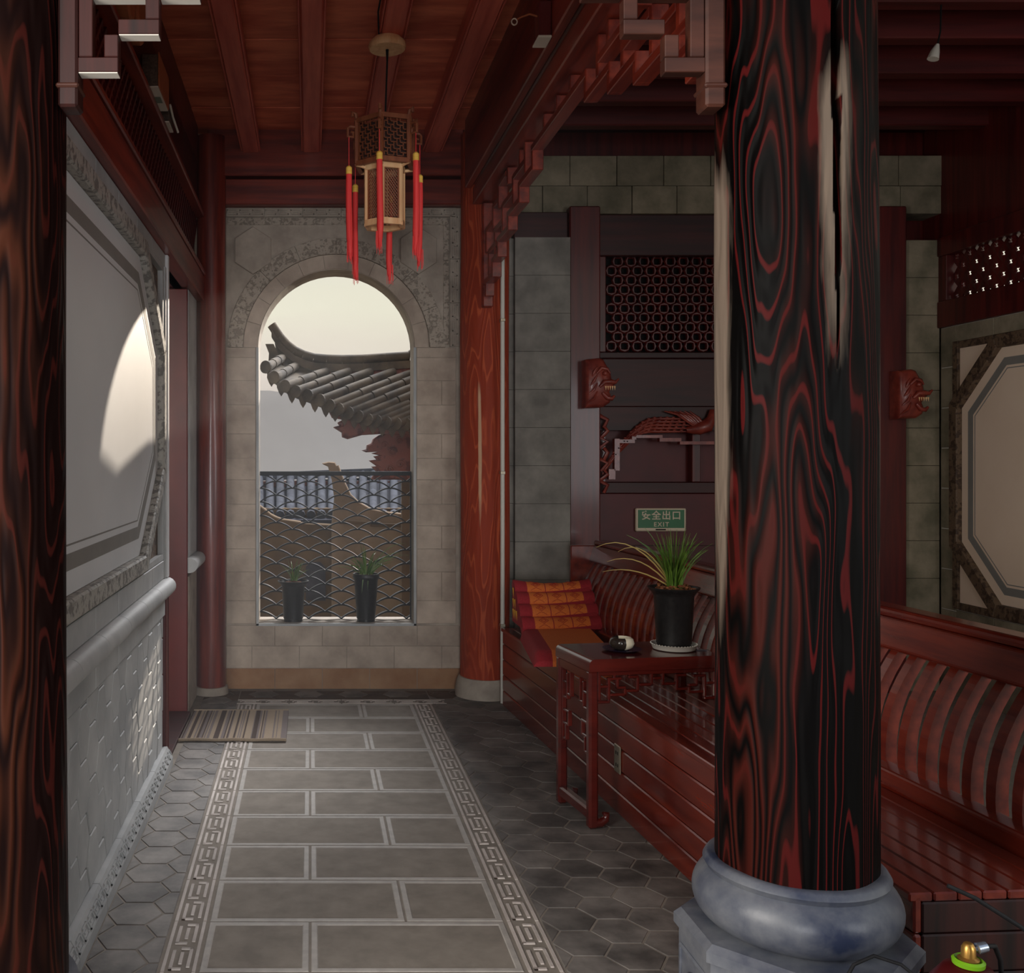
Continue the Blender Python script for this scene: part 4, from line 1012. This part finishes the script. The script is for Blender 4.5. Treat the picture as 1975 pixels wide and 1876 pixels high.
# =================================================================== LANTERN
LX, LY = .372, 5.03
c = thing('hanging_lantern', 'six-sided wooden palace lantern hanging with long red tassels', 'lantern', (LX, LY, 3.69))
O('ceiling_rose', MB().lathe([(0, 3.69), (.07, 3.69), (.09, 3.67), (.094, 3.648), (.088, 3.636), (0, 3.636)], (LX+.012, LY, 0), 36), M['tan'], c, smooth=40)
O('cord', MB().tube([(LX+.012, LY, 3.64), (LX+.012, LY, 3.58), (LX+.002, LY, 3.30), (LX, LY, 3.22)], [.008, .0045, .0045, .0045], 8), M['dark'], c)
O('spare_cable', MB().tube([(LX-.03, LY-.02, 3.68), (LX-.035, LY-.06, 3.72), (LX-.04, LY-.10, 3.78), (LX-.028, LY-.16, 3.84)], .004, 6), M['dark'], c)
PH = -90-12
def hx(r, z): return [Vector((LX+r*math.cos(R(PH+60*k)), LY+r*math.sin(R(PH+60*k)), z)) for k in range(6)]
def hexframe(name, r, z0, z1, post, m, rail=.022):
    fr = O(name, MB(), m, c) if False else None
    a, b2 = hx(r, z0), hx(r, z1)
    for k in range(6):
        O('corner_post', MB().tube([a[k], b2[k]], post, 6), m, c)
        for q, h in ((a, rail), (b2, rail)):
            u, v = q[k], q[(k+1) % 6]; d = (v-u).normalized(); n_ = Vector((d.y, -d.x, 0))
            O('frame_rail', MB().add([p+n_*s1*.011+Vector((0, 0, s2*h/2)) for p in (u, v) for s1 in (-1, 1) for s2 in (-1, 1)], [(0, 1, 3, 2), (4, 6, 7, 5), (0, 4, 5, 1), (2, 3, 7, 6), (0, 2, 6, 4), (1, 5, 7, 3)]), m, c)
hexframe('upper', .148, 3.055, 3.265, .014, M['tan_dark'])
O('inner_liner', MB().prism([(p.x, p.y) for p in hx(.128, 0)], (3.06, 3.25), 'Z'), M['liner'], c)
hexframe('lower', .098, 2.765, 3.04, .011, M['tan'], .03)
# fret panels of the upper box
def panel_pts(r, k):
    a = hx(r, 0); u, v = a[k], a[(k+1) % 6]; return u, (v-u)
for k in range(6):
    u, d = panel_pts(.146, k); mb = MB(); Lh = d.length
    def bar(x0, x1, z0, z1):
        a, b2 = u+d*(x0/Lh), u+d*(x1/Lh); n_ = Vector((d.y, -d.x, 0)).normalized()*.003
        mb.add([p+n_*sg+Vector((0, 0, z)) for p in (a, b2) for sg in (-1, 1) for z in (z0, z1)], [(0, 1, 3, 2), (4, 6, 7, 5), (0, 4, 5, 1), (2, 3, 7, 6), (0, 2, 6, 4), (1, 5, 7, 3)])
    rr = random.Random(2)
    st_ = .0165; nx = 7; nz_ = 11
    for i in range(nx):
        for j in range(nz_):
            x = .016+i*st_; z = 3.072+j*st_
            if (i+2*j) % 3 != 0: bar(x, x+st_+.003, z, z+.004)
            if (2*i+j) % 3 != 1: bar(x, x+.004, z, z+st_+.003)
    O('fret_panel', mb, M['tan_dark'], c)
    # lattice panels of the lower box
    u, d = panel_pts(.096, k); mb = MB(); Lh = d.length; n_ = Vector((d.y, -d.x, 0)).normalized()
    def diag(x0, z0, x1, z1):
        a, b2 = u+d*(x0/Lh)+Vector((0, 0, z0)), u+d*(x1/Lh)+Vector((0, 0, z1)); mb.tube([a, b2], .0022, 4, False)
    z = 2.70; hw = Lh-.03
    while z < 3.03:
        for sg in (1, -1):
            za, zb = (z, z+hw*1.3) if sg > 0 else (z+hw*1.3, z)
            xa, xb = .015, .015+hw
            lo_, hi_ = 2.79, 3.02
            t0 = 0; t1 = 1
            for lim, s3 in ((lo_, 1), (hi_, -1)):
                f0, f1 = (za-lim)*s3, (zb-lim)*s3
                if f0 < 0 and f1 < 0: t0 = 2
                elif f0 < 0: t0 = max(t0, f0/(f0-f1))
                elif f1 < 0: t1 = min(t1, f0/(f0-f1))
            if t0 < t1: diag(xa+(xb-xa)*t0, za+(zb-za)*t0, xa+(xb-xa)*t1, za+(zb-za)*t1)
        z += .018
    O('lattice_panel', mb, M['tan_dark'], c)
    for x0, x1 in ((.004, .016), (Lh-.016, Lh-.004)):
        a, b2 = u+d*(x0/Lh), u+d*(x1/Lh); q = n_*.004
        O('panel_stile', MB().add([p+q*sg+Vector((0, 0, z)) for p in (a, b2) for sg in (-1, 1) for z in (2.775, 3.035)], [(0, 1, 3, 2), (4, 6, 7, 5), (0, 4, 5, 1), (2, 3, 7, 6), (0, 2, 6, 4), (1, 5, 7, 3)]), M['tan_dark'], c)
o6 = hx(.15, 3.05); i6 = hx(.10, 3.04)
for k in range(6):   # soffit between upper and lower box: open spokes
    O('spoke', MB().tube([o6[k], i6[k]], .008, 6), M['tan'], c)
for k in range(6):
    a = R(PH+60*k); dr = Vector((math.cos(a), math.sin(a), 0)); o0 = Vector((LX, LY, 0))
    pth = [(.148, 3.20), (.148, 3.275), (.155, 3.30), (.172, 3.305), (.172, 3.285)]
    O('finial_scroll', MB().tube([o0+dr*r_+Vector((0, 0, z)) for r_, z in pth], [.009, .010, .010, .009, .007], 6), M['tan_dark'], c)
    hk = [(.150, 3.235), (.185, 3.235), (.196, 3.225), (.196, 3.185), (.168, 3.185), (.168, 3.208), (.182, 3.208)]
    O('hook_scroll', MB().tube([o0+dr*r_+Vector((0, 0, z)) for r_, z in hk], .0075, 6), M['tan_dark'], c)
    zt = 3.075 if k in (0, 1) else (3.06 if k in (5, 2) else 3.02); zt += (.0, .012, -.03, -.06, -.02, -.02)[k]; ln = (.43, .46, .42, .40, .45, .42)[k]
    p0 = o0+dr*.19
    tz = O('tassel', MB().tube([p0+Vector((.006*math.sin(3*t+k)*t, 0, zt-.04-ln*t)) for t in [i/8 for i in range(9)]], [.0145, .0155, .0155, .0155, .016, .0165, .0165, .013, .004], 10), M['tassel'], c, smooth=60)
    mb = MB(); rr = random.Random(k)
    for q in range(26):
        aa = rr.uniform(0, 6.28); r_ = rr.uniform(.004, .017)
        mb.tube([p0+Vector((r_*math.cos(aa), r_*math.sin(aa), zt-.04-ln*.80)), p0+Vector((r_*1.1*math.cos(aa), r_*1.1*math.sin(aa), zt-.04-ln*rr.uniform(.92, 1.06)))], .0012, 3, False)
    O('fringe', mb, M['tassel'], tz)
    O('gold_binding', MB().lathe([(.011, 0), (.0155, .004), (.0155, .036), (.008, .044)], p0+Vector((0, 0, zt-.044)), 14), M['gold'], tz, smooth=40)
    O('tassel_string', MB().tube([p0+Vector((0, 0, 3.19)), p0+Vector((0, 0, zt))], .002, 5), M['tassel'], tz)

# =================================================================== WINDOW GRILLE AND SILL PLANTS
GX0, GX1, GY, GZ0, GZ1 = AX-AR+.004, AX+AR-.004, 7.215, SZ+.006, 1.515
c = thing('iron_grille', 'black iron fish-scale grille across the lower arched window', 'grille', (AX, GY, GZ0))
B('top_bar', (GX0, GX1), (GY-.02, GY+.02), (1.482, 1.512), M['iron'], c, .003)
B('side_bar', (GX1-.008, GX1), (GY-.018, GY+.018), (GZ0, 1.482), M['iron'], c, 0)
aw, ah, rp_ = .2320, .050, .0488
def arc_mesh(f0, f1):
    key = ('arc', round(f0, 2), round(f1, 2))
    if key in _BC: return _BC[key]
    pts = []
    n = 12
    for i in range(n+1):
        f = f0+(f1-f0)*i/n; pts.append((aw*(f-.5), ah*(1-(2*f-1)**2)))
    q = pts+[(x, z-.0105) for x, z in reversed(pts)]
    mb = MB(); k = len(pts)
    vs = [(x, y, z) for y in (-.018, .018) for x, z in q]; m = len(q)
    fs = [(i, (i+1) % m, m+(i+1) % m, m+i) for i in range(m)]
    for i in range(k-1): fs += [(i, i+1, m-2-i, m-1-i), (m+i, m+m-1-i, m+m-2-i, m+i+1)]
    _BC[key] = mb.add(vs, fs).mesh('scale_arc', M['iron']); return _BC[key]
row = 0; z = GZ0+.008
while z+ah < 1.50:
    x = GX0+(aw/2 if row % 2 == 0 else 0)-(aw/2 if row % 2 == 0 else 0); cx = GX0+(0 if row % 2 == 0 else aw/2)
    while cx-aw/2 < GX1-.01:
        f0 = max(0, (GX0-(cx-aw/2))/aw); f1 = min(1, (GX1-(cx-aw/2))/aw)
        if f1-f0 > .08: link('scale_arc', arc_mesh(f0, f1), c, Vector((cx, GY, z))-ORG[c])
        cx += aw
    z += rp_; row += 1
c = pot('potted_orchid', 'short black pot with a small leafy plant on the arched window sill', -.118, 7.12, SZ+.004, .285, .080, .065, .108)
blades(c, -.118, 7.12, SZ+.27, 16, .10, .20, .13, 12, 1.0, 'leaf', .010)
c = pot('potted_orchid', 'taller black pot with drooping strap leaves on the arched window sill', .394, 7.12, SZ+.004, .335, .083, .062, .09)
blades(c, .394, 7.12, SZ+.31, 40, .14, .27, .20, 21, 1.5, 'leaf', .011)
mb = MB()
for (dx, h) in ((.28, .30), (.25, .22), (.30, .20), (-.22, .10)):
    mb.strip([(.394+dx*t, 7.12-.03*t, SZ+.31+h*(1.8*t-1.0*t*t)) for t in [i/8 for i in range(9)]], .006, (0, 1, 0))
mb.strip([(.38-.02*t, 7.04-.01*t, SZ+.345-.16*t*t+.03*t) for t in [i/6 for i in range(7)]], .010, (0, 1, 0))
mb.strip([(.41-.01*t, 7.035, SZ+.345-.13*t*t+.02*t) for t in [i/6 for i in range(7)]], .009, (0, 1, 0))
O('arching_leaf', mb, M['leaf'], c, kind='stuff')

# =================================================================== SMALL FITTINGS
c = thing('light_fitting', 'boxy brown and white fitting mounted above the left wall lattice', 'fitting', (-.70, 4.7, 3.27))
B('casing', (-.757, -.685), (4.54, 4.85), (3.275, 3.42), M['carton_dark'], c, .004)
B('side_cover', (-.684, -.678), (4.545, 4.86), (3.275, 3.43), M['carton_brown'], c, .003)
B('white_underside', (-.757, -.682), (4.54, 4.855), (3.269, 3.275), M['carton_white'], c, .001)
B('printed_label', (-.725, -.69), (4.66, 4.74), (3.2675, 3.2695), M['carton_ink'], c, 0)
c = thing('light_fitting', 'smaller white-bottomed fitting behind the boxy one above the lattice', 'fitting', (-.70, 5.2, 3.27))
B('casing', (-.757, -.70), (5.02, 5.18), (3.278, 3.36), M['carton_dark'], c, .004)
B('white_underside', (-.757, -.70), (5.02, 5.18), (3.271, 3.278), M['carton_white'], c, .001)
O('end_flap', MB().tube([(-.692, 5.0, 3.35), (-.69, 5.08, 3.32), (-.675, 5.17, 3.27)], .006, 6), M['carton_white'], c)
c = thing('wooden_spoon_bracket', 'pair of leaf-shaped brown wooden plates high above the lattice', 'bracket', (-.70, 4.0, 3.45))
for y in (3.98, 4.22): O('leaf_plate', MB().prism([(y+.10*math.cos(t), 3.46+.13*math.sin(t)) for t in [R(20*k) for k in range(18)]], (-.757, -.70), 'X', bev=.01), M['carton_brown'], c)
c = thing('junction_box', 'dark junction box with a curled wire under the ceiling by the log beam', 'box', (1.02, 4.36, 3.5))
B('box_body', (.975, 1.028), (4.30, 4.41), (3.40, 3.55), M['dark_z'], c, .004)
B('pale_edge', (.97, 1.028), (4.295, 4.41), (3.392, 3.402), M['carton_white'], c, .002)
O('wire', MB().tube([(.975, 4.34, 3.50), (.94, 4.33, 3.505), (.90, 4.33, 3.49), (.885, 4.33, 3.48)], .004, 6), M['carton_brown'], c)
O('wire_ring', MB().tube([(.875+.012*math.cos(t), 4.33, 3.472+.014*math.sin(t)) for t in [R(30*k) for k in range(13)]], .003, 6), M['carton_white'], c)
c = thing('lamp_holder', 'small white lamp holder hanging in the dark ceiling of the bench bay', 'lamp', (2.95, 4.8, 3.75))
O('holder', MB().tube([(2.967, 4.78, 3.56), (2.955, 4.78, 3.525), (2.945, 4.78, 3.49)], [.008, .020, .026], 12), M['white'], c, smooth=40)
O('stem', MB().tube([(2.99, 4.79, 3.75), (2.98, 4.78, 3.62), (2.967, 4.78, 3.56)], .004, 6), M['dark'], c)

# ---- gas cylinders
def cylinder(x, y, z, label, full=True):
    c = thing('gas_cylinder', label, 'cylinder', (x, y, 0))
    O('body', MB().lathe([(.06, 0), (.075, .02), (.078, .05), (.078, z-.09), (.07, z-.045), (.045, z-.012), (.02, z-.003), (0, z-.002)], (x, y, 0), 40), M['cyl_red'], c, smooth=50)
    O('collar', MB().lathe([(.020, z-.006), (.029, z-.004), (.030, z+.004), (.025, z+.008), (.022, z+.003), (.018, z+.0)], (x, y, 0), 30), M['green'] if full else M['gold'], c, smooth=50, label='green plastic collar' if full else 'yellow collar')
    v = O('valve', MB().lathe([(.019, z-.003), (.02, z+.008), (.014, z+.012), (.013, z+.03), (.009, z+.038), (.006, z+.04)], (x, y, 0), 20), M['brass'], c, smooth=40)
    O('regulator', MB().tube([(x+.006, y, z+.026), (x+.016, y, z+.028), (x+.018, y, z+.028), (x+.036, y, z+.032)], [.005, .006, .011, .010], 12), M['steel'], v, smooth=40)
    O('hose', MB().tube([(x+.034, y, z+.032), (x+.06, y+.01, z+.028), (x+.085, y+.03, z-.01), (x+.10, y+.04, z-.12), (x+.1, y+.05, .02)], .005, 8), M['iron'], v, smooth=60)
    return c
cylinder(1.335, 2.05, .58, 'dark red gas cylinder with green collar and brass valve before the bench end')
cylinder(1.62, 2.08, .60, 'dark red gas cylinder with yellow collar at the frame edge', False)
c = thing('gas_hose', 'black rubber hoses looped in front of the dark bench end', 'hose', (1.25, 2.3, 0))
O('hose', MB().tube([(1.17, 2.24, .42), (1.21, 2.25, .475), (1.26, 2.26, .49), (1.31, 2.24, .48), (1.36, 2.2, .44), (1.38, 2.2, .02)], .004, 8), M['iron'], c, smooth=60)
O('hose', MB().tube([(1.45, 2.30, .63), (1.50, 2.28, .61), (1.58, 2.25, .56), (1.66, 2.22, .50), (1.70, 2.22, .02)], .005, 8), M['iron'], c, smooth=60)

# =================================================================== OUTSIDE
YE, YR_ = 9.25, 9.85
c = thing('tiled_roof_corner', 'weathered tiled roof corner with upswept ridge outside the arched window', 'roof', tuple(P(700, 800, 9.6)))
rid = [P(524, 626, YR_), P(540, 650, YR_), P(553, 664, YR_), P(568, 676, YR_), P(585, 684, YR_), P(605, 690, YR_), P(630, 692, YR_), P(660, 693, YR_), P(700, 692, YR_), P(745, 689, YR_), P(790, 686, YR_), Vector((1.115, YR_, 2.72)), Vector((1.338, YR_, 2.83)), Vector((1.674, YR_, 2.885)), Vector((1.855, YR_, 3.08)), Vector((2.4, YR_, 3.35))]
for i in range(len(rid)-1):
    a, b2 = rid[i], rid[i+1]; d = (b2-a)*.003
    O('ridge_tile', MB().tube([a+d, b2-d], .046, 10), M['roof'], c, smooth=50)
    O('ridge_course', MB().add([p+Vector((0, y, z)) for p in (a, b2) for y in (-.06, .06) for z in (-.125, -.05)], [(0, 1, 3, 2), (4, 6, 7, 5), (0, 4, 5, 1), (2, 3, 7, 6), (0, 2, 6, 4), (1, 5, 7, 3)]), M['roof'], c)
eav = [(515, 708), (532, 728), (553, 745), (573, 755), (596, 763), (619, 772), (638, 782), (655, 789), (674, 796), (693, 803), (711, 809), (728, 812), (747, 815), (766, 817), (785, 818), (806, 819)]
eprev = None
for i, (x, y) in enumerate(eav):
    Ye = YE+.012*i; a = P(x, y, Ye)
    dx = max(10, (y-713)/.44)*1.05; b2 = P(x+dx, 716, YR_-.05)
    if i == 0: b2 = P(545, 690, YR_-.05)
    if i == 1: b2 = P(570, 706, YR_-.05)
    for t0, t1 in ((0, .33), (.34, .66), (.67, 1)):
        O('roof_tile', MB().tube([a.lerp(b2, t0), a.lerp(b2, t1)], [.046, .040], 10), M['roof'], c, smooth=50)
    d = (a-b2).normalized(); d2 = Vector((-.55, -.8, 0)).normalized()
    u = Vector((d2.y, -d2.x, 0))
    O('tile_end_disc', MB().tube([a+d2*.01, a+d2*.028], [.060, .060], 14), M['roof'], c)
    if i+1 < len(eav):
        nx_, ny_ = eav[i+1]; m_ = P((x+nx_)/2, (y+ny_)/2+10, Ye+.02)
        lf = [(-.05, .04), (.05, .04), (.055, .0), (.03, -.05), (0, -.085), (-.03, -.05), (-.055, 0)]
        O('drip_tile', MB().prism([(m_.x+p*.75, m_.z+q) for p, q in lf], (m_.y, m_.y+.02), 'Y'), M['roof'], c)
    if eprev:
        a0, b0 = eprev; q = Vector((0, .02, -.035))
        O('roof_pan', MB().add([a0+q, a+q, b2+q, b0+q, a0+q-Vector((0, 0, .03)), a+q-Vector((0, 0, .03)), b2+q-Vector((0, 0, .03)), b0+q-Vector((0, 0, .03))], [(0, 1, 2, 3), (4, 5, 6, 7), (0, 1, 5, 4), (1, 2, 6, 5), (2, 3, 7, 6), (3, 0, 4, 7)]), M['roof'], c)
    eprev = (a, b2)
q = [(530, 662), (548, 664), (570, 680), (600, 694), (640, 700), (700, 704), (700, 722), (600, 724), (555, 722), (538, 706)]
O('ridge_filling', MB().prism([(P(x, y, 9.95).x, P(x, y, 9.95).z) for x, y in q], (9.92, 9.98), 'Y'), M['roof'], c)
q = [(512, 664), (528, 664), (540, 690), (548, 706), (518, 700), (519, 682)]
O('corner_horn', MB().prism([(P(x, y, YR_-.1).x, P(x, y, YR_-.1).z) for x, y in q], (YR_-.14, YR_-.06), 'Y'), M['roof'], c)
def carved(name, pts, Y, d, m, parent, bev=.02):
    return O(name, MB().prism([(P(x, y, Y).x, P(x, y, Y).z) for x, y in pts], (Y+d, Y), 'Y', bev=bev), m, parent)
carved('corner_rafter', [(644, 823), (656, 820), (652, 814), (668, 806), (800, 812), (830, 812), (830, 836), (735, 836), (700, 838), (672, 846), (661, 842), (660, 833)], 9.5, .25, M['ext_red'], c)
O('roof_underside', MB().add([P(640, 800, 9.4), P(860, 835, 9.4), Vector((2.4, 9.4, 2.15)), Vector((2.4, YR_, 3.3)), P(790, 700, YR_), P(600, 720, YR_)]+[P(640, 806, 9.44), P(860, 841, 9.44), Vector((2.4, 9.44, 2.10)), Vector((2.4, YR_+.05, 3.25)), P(790, 706, YR_+.05), P(600, 726, YR_+.05)], [(0, 1, 2, 3, 4, 5), (6, 7, 8, 9, 10, 11)]+[(i, (i+1) % 6, 6+(i+1) % 6, 6+i) for i in range(6)]), M['ext_red'], c)
d_ = carved('carved_dragon_corbel', [(699, 868), (708, 866), (709, 858), (718, 854), (721, 846), (731, 839), (745, 834), (830, 832), (830, 925), (716, 925), (727, 909), (718, 900), (728, 899), (713, 888), (728, 886), (722, 880), (733, 878), (718, 874), (730, 871), (708, 872)], 9.7, .2, M['ext_red'], c, .015)
for x, y, r_ in ((742, 858, .03), (757, 872, .045), (770, 850, .04), (752, 905, .04), (772, 895, .035)):
    O('scroll_boss', MB().tube([P(x, y, 9.69)+Vector((r_*math.cos(t)*(1-k/22), 0, r_*math.sin(t)*(1-k/22))) for k, t in enumerate([R(36*k) for k in range(18)])], .009, 6), M['ext_red'], d_, smooth=60)
c = thing('sun_mask_boards', 'added red boards beyond the window jamb, gapped to shape the sun patches', 'building', (1.9, 10.2, 0))  # added out of view to block sun, gap left for the low patches
B('upper_sun_block', (1.0, 2.6), (9.92, 10.0), (1.86, 2.75), M['ext_red'], c, .004)
B('corner_post', (1.62, 2.6), (9.92, 10.0), (-.4, 1.95), M['ext_red'], c, .004)
B('lower_sun_block', (.90, 2.6), (9.92, 10.0), (-.4, 1.44), M['ext_wall'], c, .004)

c = thing('courtyard_house', 'ochre house with blue-grey tiled roof behind the iron grille', 'house', (0, 13, -.4))
YH = 13.0
rl, rr_ = P(440, 914, YH), P(860, 897, YH)
B('wall', (-1.4, 2.6), (11.25, 11.45), (-.45, 1.05), M['ext_wall'], c, 0)
for i in range(22):   # tile rolls running down the slope
    t = i/21; a = rl.lerp(rr_, t)+Vector((0, 0, -.05)); b2 = Vector((a.x*.86, 11.2, .98))
    O('roof_tile', MB().tube([a, a.lerp(b2, .5)], .05, 8), M['roof_blue'], c, smooth=60)
    O('roof_tile', MB().tube([a.lerp(b2, .505), b2], .05, 8), M['roof_blue'], c, smooth=60)
O('roof_deck', MB().add([rl+Vector((0, 0, -.12)), rr_+Vector((0, 0, -.12)), Vector((2.6, 11.15, .93)), Vector((-1.5, 11.15, .93)), rl+Vector((0, 0, -.2)), rr_+Vector((0, 0, -.2)), Vector((2.6, 11.15, .85)), Vector((-1.5, 11.15, .85))], [(0, 1, 2, 3), (4, 5, 6, 7), (0, 1, 5, 4), (1, 2, 6, 5), (2, 3, 7, 6), (3, 0, 4, 7)]), M['ext_dark'], c)
for i in range(7):
    a, b2 = rl.lerp(rr_, i/7), rl.lerp(rr_, (i+1)/7)
    O('ridge_tile', MB().add([p+Vector((0, y, z)) for p in (a, b2) for y in (-.1, .1) for z in (-.10, 0)], [(0, 1, 3, 2), (4, 6, 7, 5), (0, 4, 5, 1), (2, 3, 7, 6), (0, 2, 6, 4), (1, 5, 7, 3)]), M['roof_blue'], c)
B('pink_frieze', (-1.4, 2.6), (12.75, 12.85), (1.12, 1.32), M['ext_red'], c, 0)
carved('doorway', [(592, 1090), (600, 1082), (618, 1082), (628, 1095), (628, 1150), (592, 1150)], 11.2, .06, M['ext_dark'], c, 0)
carved('side_window', [(505, 1075), (535, 1075), (535, 1150), (505, 1150)], 11.2, .06, M['ext_dark'], c, 0)
c = thing('gable_wall', 'pale plastered gable with curved coping and upturned tip behind the grille', 'wall', (.3, 10.6, -.4))
gp = [(621, 893), (634, 890), (646, 891), (650, 898), (656, 915), (664, 935), (674, 955), (690, 970), (715, 984), (745, 990), (800, 996), (830, 1000), (830, 1225), (640, 1225), (640, 1010), (645, 960), (640, 925), (633, 900), (624, 896)]
carved('gable_face', gp, 10.7, .15, M['ext_pale'], c, .01)
cp = [(650, 898), (656, 915), (664, 935), (674, 955), (690, 970), (715, 984), (745, 990), (800, 996)]
O('coping', MB().tube([P(x, y, 10.72) for x, y in cp], .022, 8), M['ext_pale'], c, smooth=60)
for x, y in ((700, 1003), (760, 1008)): carved('moulding', [(x-45, y), (x+35, y+3), (x+35, y+9), (x-45, y+7)], 10.66, .06, M['ext_wall'], c, .004)
c = thing('low_wall', 'ochre plastered wall with sloping coping low behind the grille', 'wall', (-.4, 10.4, -.4))
carved('wall_face', [(470, 985), (505, 978), (520, 990), (540, 1000), (580, 1008), (645, 1012), (645, 1225), (470, 1225)], 10.9, .15, M['ext_wall'], c, .01)
O('coping', MB().tube([P(x, y, 10.92) for x, y in ((500, 976), (512, 985), (525, 996), (545, 1003), (580, 1008))], .02, 8), M['ext_pale'], c, smooth=60)
carved('doorway', [(590, 1092), (600, 1084), (618, 1084), (628, 1095), (628, 1158), (590, 1158)], 10.88, .05, M['ext_dark'], c, 0)
c = link('ground', None); c['kind'] = 'structure'
B('courtyard_earth', (-30, 30), (7.4, 40), (-.5, -.45), M['earth'], c, 0)
B('forecourt_paving', (-60, 60), (-60, 7.3), (-.14, -.125), M['hex_red'], c, 0)
# hills
hl = link('hill', None); hl['kind'] = 'structure'
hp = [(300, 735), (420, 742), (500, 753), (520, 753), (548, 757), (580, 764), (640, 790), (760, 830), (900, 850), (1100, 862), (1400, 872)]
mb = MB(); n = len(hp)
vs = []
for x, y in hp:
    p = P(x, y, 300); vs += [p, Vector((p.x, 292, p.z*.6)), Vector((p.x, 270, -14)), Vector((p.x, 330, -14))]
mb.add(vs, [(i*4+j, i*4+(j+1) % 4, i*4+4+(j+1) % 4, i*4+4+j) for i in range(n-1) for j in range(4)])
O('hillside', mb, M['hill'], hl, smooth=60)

# =================================================================== HAZE
hz = bpy.data.materials.new('thin_haze'); hz.use_nodes = True; t = hz.node_tree; t.nodes.clear()
o_ = N(t, 'ShaderNodeOutputMaterial'); v_ = N(t, 'ShaderNodeVolumeScatter'); v_.inputs['Density'].default_value = .019; v_.inputs['Anisotropy'].default_value = .55
v_.inputs['Color'].default_value = (.92, .95, 1, 1)
t.links.new(v_.outputs[0], o_.inputs['Volume'])
c = O('haze', MB().box((-.76, 1.0), (2.9, 6.85), (.03, 3.6)), hz, None, kind='stuff')
tag(c, 'thin haze drifting in the passage before the arched window', 'haze')
S.cycles.volume_bounces = 0
